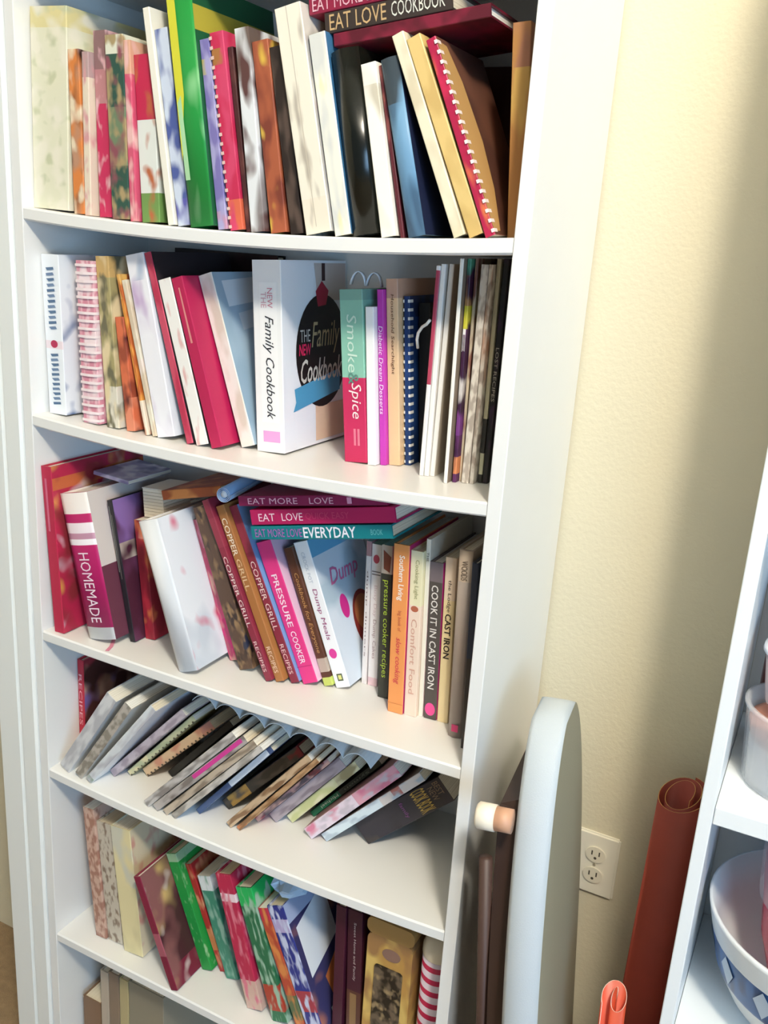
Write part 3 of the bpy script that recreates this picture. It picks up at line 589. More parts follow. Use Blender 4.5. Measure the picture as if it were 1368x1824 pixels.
    {'label': 'black paperback against the right panel on the second shelf', 's': {'base': '#1b1815', 'bands': [], 'blots': [('#3a2038', 0.64, 30, 0.4)]}, 'k': 'pb', 'd': 0.177, 'tx': [{'t': 'LOST RECIPES', 'box': (0.38, 0.62, 0.25, 0.8), 'col': '#b7aea0'}], 'name': 'cookbook', 'g': 'pale magazines on the second shelf', 'rough': 0.45, 't': 0.0077, 'h': 0.2936, 'loc': (0.7349, 0.096, -0.1959), 'lean': 0.0018},
    {'label': 'large red cookbook with food photos on its cover at the left of the third shelf', 's': {'base': '#bb2347', 'bands': [], 'blots': []}, 'c': {'base': '#b8284a', 'bands': [(0.86, 0.93, '#c8663c')], 'blots': [('#d9cfd6', 0.7, 12, 0.7), ('#d89a4a', 0.68, 12, 0.6), ('#8c2c34', 0.62, 12, 0.6)]}, 'k': 'hard', 'd': 0.22, 'dc': [('spine', [(0.3, 0.62), (0.3, 0.93), (0.5, 0.93), (0.5, 0.62)], '#d06a84')], 'name': 'cookbook', 'g': 'books standing on the third shelf', 'rough': 0.45, 't': 0.022, 'h': 0.2916, 'loc': (0.0169, 0.012, -0.5716), 'lean': -0.0546},
    {'label': 'magenta hardback with white bands and a white title on its wide spine', 's': {'base': '#b41b63', 'bands': [(0, 0.085, '#f2f2ee'), (0.86, 1, '#efe9e6'), (0.72, 0.8, '#e9dfe6'), (0.65, 0.69, '#f0eef2'), (0.69, 0.73, '#b98aa2')], 'blots': []}, 'c': {'base': '#d8cdc6', 'bands': [(0, 0.5, '#6a3848')], 'blots': []}, 'k': 'hard', 'd': 0.19, 'tx': [{'t': 'HOMEMADE', 'box': (0.12, 0.6, 0.3, 0.68), 'col': '#fbe3ee'}], 'name': 'cookbook', 'g': 'books standing on the third shelf', 'rough': 0.45, 'bulge': 0.004, 't': 0.0605, 'h': 0.2531, 'loc': (0.0827, 0.027, -0.5729), 'lean': -0.2234},
    {'label': 'slim black book with small white print right of the magenta hardback', 's': {'base': '#231f24', 'bands': [], 'blots': []}, 'c': {'base': '#6b3a58', 'bands': [(0.7, 1, '#8a6aa8'), (0.58, 0.7, '#d3c6b8')], 'blots': [('#4a2032', 0.55, 14, 0.5)]}, 'k': 'hard', 'd': 0.17, 'dc': [('spine', [(0.2, 0.5), (0.2, 0.96), (0.32, 0.96), (0.32, 0.5)], '#8c8a84'), ('spine', [(0.48, 0.45), (0.48, 0.9), (0.58, 0.9), (0.58, 0.45)], '#77756e')], 'name': 'cookbook', 'g': 'books standing on the third shelf', 'rough': 0.45, 't': 0.0114, 'h': 0.2466, 'loc': (0.1448, 0.057, -0.5739), 'lean': -0.1852},
    {'label': 'narrow red spine beside the white glossy catalogue', 's': {'base': '#b32c3c', 'bands': [(0.85, 1, '#e8a0a0')], 'blots': [('#8a1c2c', 0.55, 20, 0.4), ('#d9804a', 0.7, 20, 0.5)]}, 'k': 'pb', 'd': 0.16, 'name': 'cookbook', 'g': 'books standing on the third shelf', 'rough': 0.45, 't': 0.021, 'h': 0.2111, 'loc': (0.1567, 0.082, -0.5741), 'lean': -0.1055},
    {'label': 'thick white glossy catalogue leaning left on the third shelf', 's': {'base': '#f1f3f6', 'bands': [], 'blots': [('#dfe3e8', 0.55, 8, 0.25)]}, 'c': {'base': '#eceff3', 'bands': [], 'blots': [('#cfd6de', 0.6, 9, 0.4), ('#d95a7c', 0.74, 14, 0.5)]}, 'k': 'hard', 'd': 0.19, 'name': 'catalogue', 'g': 'books standing on the third shelf', 'rough': 0.12, 'bulge': 0.004, 't': 0.0389, 'h': 0.2503, 'loc': (0.2816, 0.019, -0.5753), 'lean': -0.3258},
    {'label': 'pink paperback showing behind the white catalogue', 's': {'base': '#d9527c', 'bands': [(0.8, 1, '#e8a0b8'), (0, 0.3, '#dc2f78')], 'blots': [('#b9556a', 0.58, 30, 0.4), ('#e8b0a0', 0.66, 34, 0.4)]}, 'k': 'pb', 'd': 0.15, 'name': 'cookbook', 'g': 'books standing on the third shelf', 'rough': 0.45, 't': 0.0194, 'h': 0.2421, 'loc': (0.3237, 0.097, -0.5756), 'lean': -0.328},
    {'label': 'dark brown cookbook with tan printed columns left of the copper books', 's': {'base': '#3a2a26', 'bands': [(0.12, 0.25, '#2b2f44')], 'blots': [('#9a7a55', 0.56, 44, 0.5), ('#5a4232', 0.5, 20, 0.5)]}, 'k': 'pb', 'd': 0.17, 'name': 'cookbook', 'g': 'books standing on the third shelf', 'rough': 0.45, 't': 0.0287, 'h': 0.2747, 'loc': (0.3572, 0.078, -0.5757), 'lean': -0.3601},
    {'label': 'maroon copper grill book, left of the tan one', 's': {'base': '#8c2c40', 'bands': [(0.74, 0.9, '#973648')], 'blots': []}, 'k': 'hard', 'd': 0.17, 'tx': [{'t': 'COPPER GRILL', 'box': (0.3, 0.69, 0.22, 0.8), 'col': '#f4dcd6'}, {'t': 'RECIPES', 'box': (0.05, 0.22, 0.25, 0.75), 'col': '#efd0cc'}], 'name': 'cookbook', 'g': 'books standing on the third shelf', 'rough': 0.45, 't': 0.0131, 'h': 0.3044, 'loc': (0.4144, 0.069, -0.5757), 'lean': -0.4398},
    {'label': 'tan copper grill book between two maroon ones', 's': {'base': '#ad7340', 'bands': [], 'blots': []}, 'k': 'hard', 'd': 0.17, 'tx': [{'t': 'COPPER', 'box': (0.72, 0.93, 0.2, 0.8), 'col': '#fbf0dc'}, {'t': 'GRILL', 'box': (0.52, 0.7, 0.25, 0.8), 'col': '#e6c8a0'}, {'t': 'RECIPES', 'box': (0.05, 0.2, 0.25, 0.75), 'col': '#f0d6bc'}], 'name': 'cookbook', 'g': 'books standing on the third shelf', 'rough': 0.45, 't': 0.0162, 'h': 0.2949, 'loc': (0.4293, 0.076, -0.5756), 'lean': -0.4274},
    {'label': 'maroon copper grill book, right of the tan one', 's': {'base': '#8c2c40', 'bands': [(0.74, 0.9, '#973648')], 'blots': []}, 'c': {'base': '#7aa0d0', 'bands': [], 'blots': []}, 'k': 'hard', 'd': 0.17, 'tx': [{'t': 'COPPER GRILL', 'box': (0.3, 0.69, 0.22, 0.8), 'col': '#f4dcd6'}, {'t': 'RECIPES', 'box': (0.05, 0.22, 0.25, 0.75), 'col': '#efd0cc'}], 'name': 'cookbook', 'g': 'books standing on the third shelf', 'rough': 0.45, 't': 0.0158, 'h': 0.2973, 'loc': (0.4514, 0.086, -0.5756), 'lean': -0.4391},
    {'label': 'hot pink pressure cooker book on the third shelf', 's': {'base': '#e63a86', 'bands': [], 'blots': []}, 'c': {'base': '#f6c6dc', 'bands': [], 'blots': []}, 'k': 'hard', 'd': 0.17, 'tx': [{'t': 'PRESSURE', 'box': (0.4, 0.77, 0.3, 0.68), 'col': '#ffe2ee', 'bold': 0.012}, {'t': 'COOKER', 'box': (0.14, 0.37, 0.3, 0.68), 'col': '#ffe2ee', 'bold': 0.012}], 'dc': [('spine', [(0, 0.118), (0, 0.122), (1, 0.122), (1, 0.118)], '#c92470')], 'name': 'cookbook', 'g': 'books standing on the third shelf', 'rough': 0.45, 't': 0.0285, 'h': 0.2375, 'loc': (0.4691, 0.094, -0.5755), 'lean': -0.42},
    {'label': 'brown book with gold script between the hot pink and white spines', 's': {'base': '#5c3522', 'bands': [(0.0, 0.06, '#c9d66a'), (0.1, 0.2, '#b9a898')], 'blots': []}, 'k': 'pb', 'd': 0.166, 'tx': [{'t': 'Cookbook for Everyone', 'box': (0.24, 0.82, 0.25, 0.8), 'col': '#c99a5c', 'shear': 0.2}], 'name': 'cookbook', 'g': 'books standing on the third shelf', 'rough': 0.45, 't': 0.0168, 'h': 0.2292, 'loc': (0.5001, 0.107, -0.5753), 'lean': -0.3791},
    {'label': 'white dump meals book with a pink badge and yellow square on its spine', 's': {'base': '#fbfbfc', 'bands': [], 'blots': []}, 'c': {'base': '#dfe8f0', 'bands': [(0.88, 1, '#6fb4d8')], 'blots': [('#b9ccd8', 0.6, 10, 0.6)]}, 'k': 'pb', 'd': 0.161, 'tx': [{'t': 'CROCK POT', 'box': (0.72, 0.93, 0.35, 0.6), 'col': '#c9cfd8'}, {'t': 'Dump Meals', 'box': (0.33, 0.68, 0.3, 0.7), 'col': '#a04a78', 'shear': 0.1}], 'dc': [('spine', 'circle:.5,.235,.27,.034', '#e0409c'), ('spine', [(0.3, 0.045), (0.3, 0.095), (0.7, 0.095), (0.7, 0.045)], '#5a6448'), ('spine', [(0.38, 0.055), (0.38, 0.085), (0.62, 0.085), (0.62, 0.055)], '#e6e28a')], 'name': 'cookbook', 'g': 'books standing on the third shelf', 'rough': 0.45, 'special': 'dump', 't': 0.026, 'h': 0.2413, 'loc': (0.5196, 0.112, -0.5752), 'lean': -0.3831},
    {'label': 'slim white dump dinners booklet, left of its twin', 's': {'base': '#efe6e2', 'bands': [(0.9, 1, '#b98a8c')], 'blots': []}, 'k': 'pb', 'd': 0.124, 'tx': [{'t': 'dump dinners', 'box': (0.2, 0.8, 0.3, 0.7), 'col': '#8c7472'}], 'name': 'cookbook', 'g': 'books standing on the third shelf', 'rough': 0.45, 't': 0.0086, 'h': 0.2409, 'loc': (0.5443, 0.149, -0.575), 'lean': -0.024},
    {'label': 'slim white dump cakes booklet with a red dot near the top', 's': {'base': '#f2e9e8', 'bands': [(0.0, 0.06, '#e9c6cc')], 'blots': []}, 'k': 'pb', 'd': 0.123, 'tx': [{'t': 'Busy Day', 'box': (0.5, 0.72, 0.3, 0.7), 'col': '#d9c2c4'}, {'t': 'Dump Cakes', 'box': (0.2, 0.48, 0.3, 0.72), 'col': '#b59a9c'}], 'dc': [('spine', 'circle:.5,.9,.3,.03', '#c2485c'), ('spine', [(0.1, 0.79), (0.1, 0.797), (0.95, 0.797), (0.95, 0.79)], '#7a6a6a'), ('spine', [(0.1, 0.81), (0.1, 0.817), (0.95, 0.817), (0.95, 0.81)], '#7a6a6a')], 'name': 'cookbook', 'g': 'books standing on the third shelf', 'rough': 0.45, 't': 0.0175, 'h': 0.2379, 'loc': (0.5552, 0.15, -0.5749), 'lean': -0.0315},
    {'label': 'dark olive book with lime pressure cooker recipes title', 's': {'base': '#3b3c34', 'bands': [(0.82, 1, '#cfc2b2')], 'blots': []}, 'k': 'pb', 'd': 0.15, 'tx': [{'t': 'pressure cooker recipes', 'box': (0.14, 0.78, 0.2, 0.85), 'col': '#b9d84a'}], 'dc': [('spine', [(0.25, 0.85), (0.2, 0.97), (0.9, 0.93), (0.8, 0.83)], '#8a4a34')], 'name': 'cookbook', 'g': 'books standing on the third shelf', 'rough': 0.45, 't': 0.0187, 'h': 0.2499, 'loc': (0.5874, 0.123, -0.5745), 'lean': -0.0393},
    {'label': 'orange slow cooking book with a white title box on its spine', 's': {'base': '#ee9a58', 'bands': [], 'blots': []}, 'c': {'base': '#c2286c', 'bands': [], 'blots': []}, 'k': 'hard', 'd': 0.18, 'tx': [{'t': 'Southern Living', 'box': (0.68, 0.94, 0.3, 0.75), 'col': '#fff2e4', 'bold': 0.02}, {'t': 'big book of', 'box': (0.5, 0.62, 0.4, 0.7), 'col': '#c9684a'}, {'t': 'slow cooking', 'box': (0.18, 0.46, 0.3, 0.75), 'col': '#d93f52', 'shear': 0.2}], 'dc': [('spine', [(0.0, 0.055), (0, 0.06), (1, 0.06), (1, 0.055)], '#d98548')], 'name': 'cookbook', 'g': 'books standing on the third shelf', 'rough': 0.45, 't': 0.0251, 'h': 0.2674, 'loc': (0.6213, 0.091, -0.5741), 'lean': -0.032},
    {'label': 'cream comfort food book right of the orange one', 's': {'base': '#f3dcc8', 'bands': [(0.68, 1, '#efe7bf')], 'blots': []}, 'k': 'hard', 'd': 0.178, 'tx': [{'t': 'Cooking Light', 'box': (0.72, 0.95, 0.35, 0.75), 'col': '#a8a474'}, {'t': 'Comfort Food', 'box': (0.14, 0.6, 0.3, 0.75), 'col': '#d9a892'}], 'dc': [('spine', 'circle:.5,.66,.3,.018', '#b9684c')], 'name': 'cookbook', 'g': 'books standing on the third shelf', 'rough': 0.45, 't': 0.0201, 'h': 0.2611, 'loc': (0.6471, 0.095, -0.5737), 'lean': -0.033},
    {'label': 'very slim ivory booklet standing tall between the cream and charcoal books', 's': {'base': '#f4eedd', 'bands': [], 'blots': []}, 'k': 'pb', 'd': 0.16, 'tx': [{'t': 'THE', 'box': (0.88, 0.93, 0.3, 0.8), 'col': '#6a6250'}], 'name': 'cookbook', 'g': 'books standing on the third shelf', 'rough': 0.45, 't': 0.007, 'h': 0.2799, 'loc': (0.6676, 0.102, -0.5734), 'lean': -0.0331},
    {'label': 'charcoal cast iron cookbook with a pink disc at its foot', 's': {'base': '#57504c', 'bands': [(0.88, 1, '#7a6f74')], 'blots': []}, 'c': {'base': '#c9308c', 'bands': [], 'blots': []}, 'k': 'hard', 'd': 0.17, 'tx': [{'t': 'COOK IT IN CAST IRON', 'box': (0.2, 0.86, 0.22, 0.74), 'col': '#f1ece6', 'bold': 0.012}], 'dc': [('spine', 'circle:.5,.065,.4,.042', '#f0529c')], 'name': 'cookbook', 'g': 'books standing on the third shelf', 'rough': 0.45, 't': 0.0205, 'h': 0.2477, 'loc': (0.6765, 0.102, -0.5733), 'lean': -0.0389},
    {'label': 'pale yellow cast iron cookbook with a black title', 's': {'base': '#f0d9a8', 'bands': [(0.75, 1, '#efd8c0')], 'blots': []}, 'k': 'pb', 'd': 0.17, 'tx': [{'t': 'the Lodge', 'box': (0.68, 0.87, 0.3, 0.7), 'col': '#4a3c30'}, {'t': 'CAST IRON', 'box': (0.4, 0.67, 0.25, 0.8), 'col': '#2a2018', 'bold': 0.02}], 'name': 'cookbook', 'g': 'books standing on the third shelf', 'rough': 0.45, 't': 0.0173, 'h': 0.2589, 'loc': (0.6984, 0.103, -0.5729), 'lean': -0.0338},
    {'label': 'taupe book with a small pink emblem at its foot near the right panel', 's': {'base': '#b3a59c', 'bands': [(0.84, 1, '#c8b4a0')], 'blots': []}, 'k': 'hard', 'd': 0.19, 'tx': [{'t': 'WOODS', 'box': (0.85, 0.95, 0.3, 0.75), 'col': '#6a5a4c'}], 'dc': [('spine', [(0.3, 0.035), (0.3, 0.075), (0.8, 0.075), (0.8, 0.035)], '#d93c78')], 'name': 'cookbook', 'g': 'books standing on the third shelf', 'rough': 0.45, 'bulge': 0.004, 't': 0.0203, 'h': 0.2849, 'loc': (0.7292, 0.074, -0.5723), 'lean': -0.0293},
    {'label': 'dark navy book half hidden behind the right panel of the third shelf', 's': {'base': '#2a3244', 'bands': [(0, 0.5, '#3a3432')], 'blots': []}, 'k': 'hard', 'd': 0.16, 'name': 'cookbook', 'g': 'books standing on the third shelf', 'rough': 0.45, 't': 0.0093, 'h': 0.2772, 'loc': (0.7586, 0.05, -0.5717), 'lean': -0.0332},
    {'label': 'upright red book with a pale title behind the white catalogues of the fourth shelf', 's': {'base': '#c02840', 'bands': [(0, 0.15, '#d98a7a')], 'blots': []}, 'c': {'base': '#8c2c38', 'bands': [], 'blots': [('#c9a08c', 0.58, 10, 0.6), ('#7a6ab0', 0.68, 12, 0.6), ('#4a2420', 0.62, 12, 0.6)]}, 'k': 'hard', 'd': 0.16, 'tx': [{'t': 'RECIPES', 'box': (0.3, 0.85, 0.25, 0.75), 'col': '#f0b4c0'}], 'name': 'cookbook', 'g': 'booklets leaning on the fourth shelf', 'rough': 0.45, 't': 0.0147, 'h': 0.1878, 'loc': (0.001, 0.075, -0.8417), 'lean': 0.0068},
    {'label': 'thick white catalogue leaning right, first on the fourth shelf', 's': {'base': '#d9d9da', 'bands': [], 'blots': [('#b9b9bd', 0.56, 30, 0.3)]}, 'c': '#e8e8e8', 'k': 'pb', 'd': 0.2, 'name': 'catalogue', 'g': 'pale catalogues leaning at the left of the fourth shelf', 'rough': 0.45, 't': 0.0244, 'h': 0.2118, 'loc': (0.0161, 0.012, -0.8307), 'lean': 0.5812},
    {'label': 'grey speckled catalogue leaning right, second on the fourth shelf', 's': {'base': '#bcb4aa', 'bands': [], 'blots': [('#8f887c', 0.56, 44, 0.5)]}, 'c': '#e2dfd8', 'k': 'pb', 'd': 0.2, 'name': 'catalogue', 'g': 'pale catalogues leaning at the left of the fourth shelf', 'rough': 0.45, 't': 0.0178, 'h': 0.2121, 'loc': (0.0526, 0.012, -0.836), 'lean': 0.5963},
    {'label': 'white catalogue with a dull green foot leaning on the fourth shelf', 's': {'base': '#dfe3e6', 'bands': [(0, 0.05, '#8fa494')], 'blots': [('#c2c2c8', 0.58, 30, 0.3)]}, 'c': '#eef2f6', 'k': 'pb', 'd': 0.2, 'name': 'catalogue', 'g': 'pale catalogues leaning at the left of the fourth shelf', 'rough': 0.45, 't': 0.0146, 'h': 0.2407, 'loc': (0.0779, 0.012, -0.8382), 'lean': 0.6677},
    {'label': 'pinkish grey booklet leaning between the white catalogue and the comb bound ones', 's': {'base': '#c9bcc2', 'bands': [], 'blots': [('#a899a2', 0.56, 36, 0.4)]}, 'k': 'pb', 'd': 0.17, 'name': 'booklet', 'g': 'pale catalogues leaning at the left of the fourth shelf', 'rough': 0.45, 't': 0.0148, 'h': 0.2371, 'loc': (0.0971, 0.051, -0.8381), 'lean': 0.7524},
    {'label': 'pale green comb bound booklet leaning right', 's': {'base': '#d3d3aa', 'bands': [(0.0, 0.3, '#e6dcae')], 'blots': [('#b9c09a', 0.58, 30, 0.4)]}, 'k': 'comb', 'd': 0.15, 'name': 'booklet', 'g': 'pale catalogues leaning at the left of the fourth shelf', 'rough': 0.45, 'ring': '#5a5444', 'ringside': 1, 't': 0.0113, 'h': 0.2155, 'loc': (0.1213, 0.07, -0.8417), 'lean': 0.7427},
    {'label': 'peach comb bound booklet leaning right before the black one', 's': {'base': '#e6c6a2', 'bands': [(0.85, 1, '#c08a86')], 'blots': [('#d99a80', 0.62, 26, 0.4)]}, 'k': 'comb', 'd': 0.15, 'name': 'booklet', 'g': 'pale catalogues leaning at the left of the fourth shelf', 'rough': 0.45, 'ring': '#5a4a3c', 'ringside': 1, 't': 0.0175, 'h': 0.2078, 'loc': (0.1423, 0.086, -0.8379), 'lean': 0.7997},
    {'label': 'slim black booklet leaning right after the comb bound ones', 's': {'base': '#14120f', 'bands': [], 'blots': []}, 'c': '#1a1714', 'k': 'pb', 'd': 0.16, 'name': 'booklet', 'g': 'pale catalogues leaning at the left of the fourth shelf', 'rough': 0.45, 't': 0.0135, 'h': 0.1976, 'loc': (0.1811, 0.11, -0.8428), 'lean': 0.7393},
    {'label': 'grey magazine slumped right, lowest left of its pile', 's': {'base': '#c9c4c0', 'bands': [], 'blots': [('#8c8580', 0.56, 40, 0.25)]}, 'c': '#d6d0ca', 'k': 'mag', 'd': 0.2, 'name': 'magazine', 'g': 'grey magazines slumped on the fourth shelf', 'rough': 0.45, 't': 0.0139, 'h': 0.2648, 'loc': (0.2049, 0.018, -0.8431), 'lean': 0.7538},
    {'label': 'slumped magazine with a magenta strip along its upper spine', 's': {'base': '#b9b1ac', 'bands': [], 'blots': [('#837a74', 0.58, 40, 0.25)]}, 'c': '#cfc6be', 'k': 'mag', 'd': 0.2, 'dc': [('spine', [(0.1, 0.45), (0.1, 0.97), (0.6, 0.97), (0.6, 0.45)], '#d9429c')], 'name': 'magazine', 'g': 'grey magazines slumped on the fourth shelf', 'rough': 0.45, 't': 0.0143, 'h': 0.2664, 'loc': (0.2248, 0.018, -0.8435), 'lean': 0.7576},
    {'label': 'beige magazine slumped right in the middle of the grey pile', 's': {'base': '#c6b6a2', 'bands': [], 'blots': [('#8f8070', 0.58, 40, 0.25)]}, 'c': '#cbbfb0', 'k': 'mag', 'd': 0.2, 'name': 'magazine', 'g': 'grey magazines slumped on the fourth shelf', 'rough': 0.45, 't': 0.0121, 'h': 0.2647, 'loc': (0.2468, 0.018, -0.8456), 'lean': 0.7486},
    {'label': 'pale grey magazine slumped right, last of the grey pile', 's': {'base': '#d3cdc6', 'bands': [], 'blots': [('#9b948c', 0.58, 40, 0.25)]}, 'c': '#dfe4ea', 'k': 'mag', 'd': 0.2, 'name': 'magazine', 'g': 'grey magazines slumped on the fourth shelf', 'rough': 0.45, 't': 0.0112, 'h': 0.2579, 'loc': (0.2656, 0.018, -0.8467), 'lean': 0.7409},
    {'label': 'blue and white folder slumped between the grey magazines and the gold lettered black book', 's': {'base': '#4a5f86', 'bands': [(0.45, 0.95, '#e6ecf2')], 'blots': []}, 'c': '#5a6f98', 'k': 'mag', 'd': 0.2, 'name': 'folder', 'g': 'booklets leaning on the fourth shelf', 'rough': 0.45, 't': 0.0105, 'h': 0.2259, 'loc': (0.2915, 0.051, -0.8479), 'lean': 0.7052},
    {'label': 'black book with a gold band at its foot leaning right', 's': {'base': '#2a2622', 'bands': [(0.06, 0.32, '#b08a3c'), (0.85, 1, '#8a2430')], 'blots': [('#4a443c', 0.58, 30, 0.4)]}, 'k': 'hard', 'd': 0.17, 'name': 'cookbook', 'g': 'booklets leaning on the fourth shelf', 'rough': 0.3, 't': 0.0204, 'h': 0.2144, 'loc': (0.3183, 0.089, -0.8412), 'lean': 0.7549},
    {'label': 'tan paged magazine leaning right below the gold lettered black book', 's': {'base': '#cdb08e', 'bands': [], 'blots': [('#8c6a4c', 0.58, 50, 0.2)]}, 'c': '#d9c3a6', 'k': 'mag', 'd': 0.19, 'name': 'magazine', 'g': 'booklets leaning on the fourth shelf', 'rough': 0.45, 't': 0.0123, 'h': 0.2356, 'loc': (0.357, 0.049, -0.8475), 'lean': 0.6961},
    {'label': 'light brown paged magazine right of the tan one', 's': {'base': '#c29c74', 'bands': [(0.0, 0.1, '#d98a5c')], 'blots': [('#8f6642', 0.58, 50, 0.2)]}, 'c': '#cfae8a', 'k': 'mag', 'd': 0.19, 'name': 'magazine', 'g': 'booklets leaning on the fourth shelf', 'rough': 0.45, 't': 0.0089, 'h': 0.2326, 'loc': (0.3766, 0.051, -0.8498), 'lean': 0.681},
    {'label': 'booklet with a red foot and grey pink collage spine leaning right', 's': {'base': '#a88a94', 'bands': [(0, 0.12, '#c02850'), (0.75, 0.95, '#7a2a30')], 'blots': [('#5c5560', 0.58, 34, 0.4), ('#d9b0a8', 0.62, 34, 0.4)]}, 'k': 'mag', 'd': 0.18, 'name': 'booklet', 'g': 'booklets leaning on the fourth shelf', 'rough': 0.45, 't': 0.0091, 'h': 0.2093, 'loc': (0.3888, 0.087, -0.8496), 'lean': 0.6942},
    {'label': 'lavender grey pair of pages leaning right in the middle of the fourth shelf', 's': {'base': '#b5a9b0', 'bands': [], 'blots': [('#8c8088', 0.6, 40, 0.2)]}, 'c': '#d9d0d6', 'k': 'pb', 'd': 0.171, 'name': 'booklet', 'g': 'booklets leaning on the fourth shelf', 'rough': 0.45, 't': 0.0199, 'h': 0.1999, 'loc': (0.407, 0.102, -0.8426), 'lean': 0.6985},
    {'label': 'pale yellow green booklet leaning right', 's': {'base': '#cfd193', 'bands': [(0.7, 1, '#a89a70')], 'blots': [('#e6e2b8', 0.55, 26, 0.4)]}, 'c': '#b9a98c', 'k': 'pb', 'd': 0.157, 'name': 'booklet', 'g': 'booklets leaning on the fourth shelf', 'rough': 0.45, 't': 0.0161, 'h': 0.1919, 'loc': (0.4342, 0.116, -0.8449), 'lean': 0.6928},
    {'label': 'dark green paperback with a teal foot leaning right under the third shelf', 's': {'base': '#24352a', 'bands': [(0, 0.42, '#12805c')], 'blots': []}, 'c': '#3a3a30', 'k': 'pb', 'd': 0.123, 'tx': [{'t': 'Michael', 'box': (0.15, 0.4, 0.3, 0.75), 'col': '#d3efe2'}, {'t': 'Symon', 'box': (0.5, 0.85, 0.3, 0.75), 'col': '#7a8a78'}], 'name': 'cookbook', 'g': 'booklets leaning on the fourth shelf', 'rough': 0.45, 't': 0.0109, 'h': 0.1895, 'loc': (0.4604, 0.15, -0.8478), 'lean': 0.7033},
    {'label': 'pink and white paperback leaning right beside the black gold lettered book', 's': {'base': '#ecdbe6', 'bands': [(0.55, 1, '#e0a4b4')], 'blots': [('#d9809a', 0.64, 24, 0.4), ('#cfc2cc', 0.62, 36, 0.4)]}, 'c': '#b98c90', 'k': 'pb', 'd': 0.178, 'name': 'cookbook', 'g': 'booklets leaning on the fourth shelf', 'rough': 0.45, 't': 0.0216, 'h': 0.2332, 'loc': (0.4818, 0.095, -0.8401), 'lean': 0.7225},
    {'label': 'pale blue white paperback leaning on the big black cookbook', 's': {'base': '#dde9ee', 'bands': [(0.6, 1, '#e2d8d2'), (0.72, 0.8, '#b9746c')], 'blots': [('#b9c6d0', 0.62, 36, 0.4)]}, 'c': '#8c7c6e', 'k': 'pb', 'd': 0.171, 'name': 'cookbook', 'g': 'booklets leaning on the fourth shelf', 'rough': 0.45, 't': 0.0155, 'h': 0.2411, 'loc': (0.5114, 0.102, -0.8432), 'lean': 0.7592},
    {'label': 'thick black paperback with a gold title slumped at the right of the fourth shelf', 's': {'base': '#242026', 'bands': [(0.0, 0.14, '#4a4338')], 'blots': [('#2e2a34', 0.5, 12, 0.6)]}, 'c': '#241f22', 'k': 'pb', 'd': 0.142, 'tx': [{'t': 'COOK BOOK', 'box': (0.66, 0.82, 0.06, 0.94), 'col': '#c9a850', 'h': 1, 'bold': 0.015}, {'t': 'NEW', 'box': (0.84, 0.9, 0.2, 0.7), 'col': '#8a7660', 'h': 1}, {'t': 'BEST', 'box': (0.91, 0.97, 0.1, 0.6), 'col': '#8a7660', 'h': 1}, {'t': 'family', 'box': (0.5, 0.55, 0.2, 0.8), 'col': '#8a4a8c', 'h': 1}], 'name': 'cookbook', 'g': 'booklets leaning on the fourth shelf', 'rough': 0.35, 't': 0.0447, 'h': 0.196, 'loc': (0.5556, 0.131, -0.8196), 'lean': 0.8079},
    {'label': 'pinkish beige paperback at the far left of the bottom shelf', 's': {'base': '#cfae9c', 'bands': [], 'blots': [('#a87a68', 0.57, 50, 0.5)]}, 'k': 'pb', 'd': 0.17, 'name': 'cookbook', 'g': 'books leaning on the bottom shelf', 'rough': 0.45, 't': 0.0261, 'h': 0.2773, 'loc': (0.0662, 0.036, -1.2021), 'lean': -0.0842},
    {'label': 'grey beige book with dotted brown print on the bottom shelf', 's': {'base': '#c8bfae', 'bands': [], 'blots': [('#8c7866', 0.63, 50, 0.5)]}, 'k': 'hard', 'd': 0.18, 'name': 'cookbook', 'g': 'books leaning on the bottom shelf', 'rough': 0.45, 't': 0.0354, 'h': 0.2555, 'loc': (0.0937, 0.04, -1.2021), 'lean': -0.0876},
    {'label': 'cream cookbook with a yellowing foot on the bottom shelf', 's': {'base': '#dccf9f', 'bands': [(0.55, 1, '#d3d0bc')], 'blots': [('#e6d9a8', 0.55, 12, 0.5)]}, 'c': {'base': '#e3d2b0', 'bands': [], 'blots': [('#d9a08c', 0.62, 24, 0.5)]}, 'k': 'hard', 'd': 0.2, 'name': 'cookbook', 'g': 'books leaning on the bottom shelf', 'rough': 0.45, 't': 0.0461, 'h': 0.2652, 'loc': (0.1382, 0.034, -1.2021), 'lean': -0.1025},
    {'label': 'maroon cookbook with a chocolate dessert photo cover leaning left', 's': {'base': '#82203e', 'bands': [(0.3, 0.5, '#a85a68')], 'blots': []}, 'c': {'base': '#4a262c', 'bands': [(0.0, 0.18, '#7a2038')], 'blots': [('#d9b878', 0.66, 9, 0.6), ('#8a5a58', 0.58, 12, 0.5), ('#e3d6d0', 0.72, 14, 0.6)]}, 'k': 'hard', 'd': 0.18, 'name': 'cookbook', 'g': 'books leaning on the bottom shelf', 'rough': 0.3, 't': 0.0159, 'h': 0.2223, 'loc': (0.2747, 0.004, -1.2021), 'lean': -0.3846},
    {'label': 'bright green cookbook leaning left on the bottom shelf', 's': {'base': '#1f9440', 'bands': [(0.93, 1, '#9fc49a')], 'blots': [('#8fc08a', 0.72, 60, 0.4)]}, 'k': 'hard', 'd': 0.17, 'name': 'cookbook', 'g': 'books leaning on the bottom shelf', 'rough': 0.45, 't': 0.0239, 'h': 0.2337, 'loc': (0.2923, 0.071, -1.2021), 'lean': -0.3677},
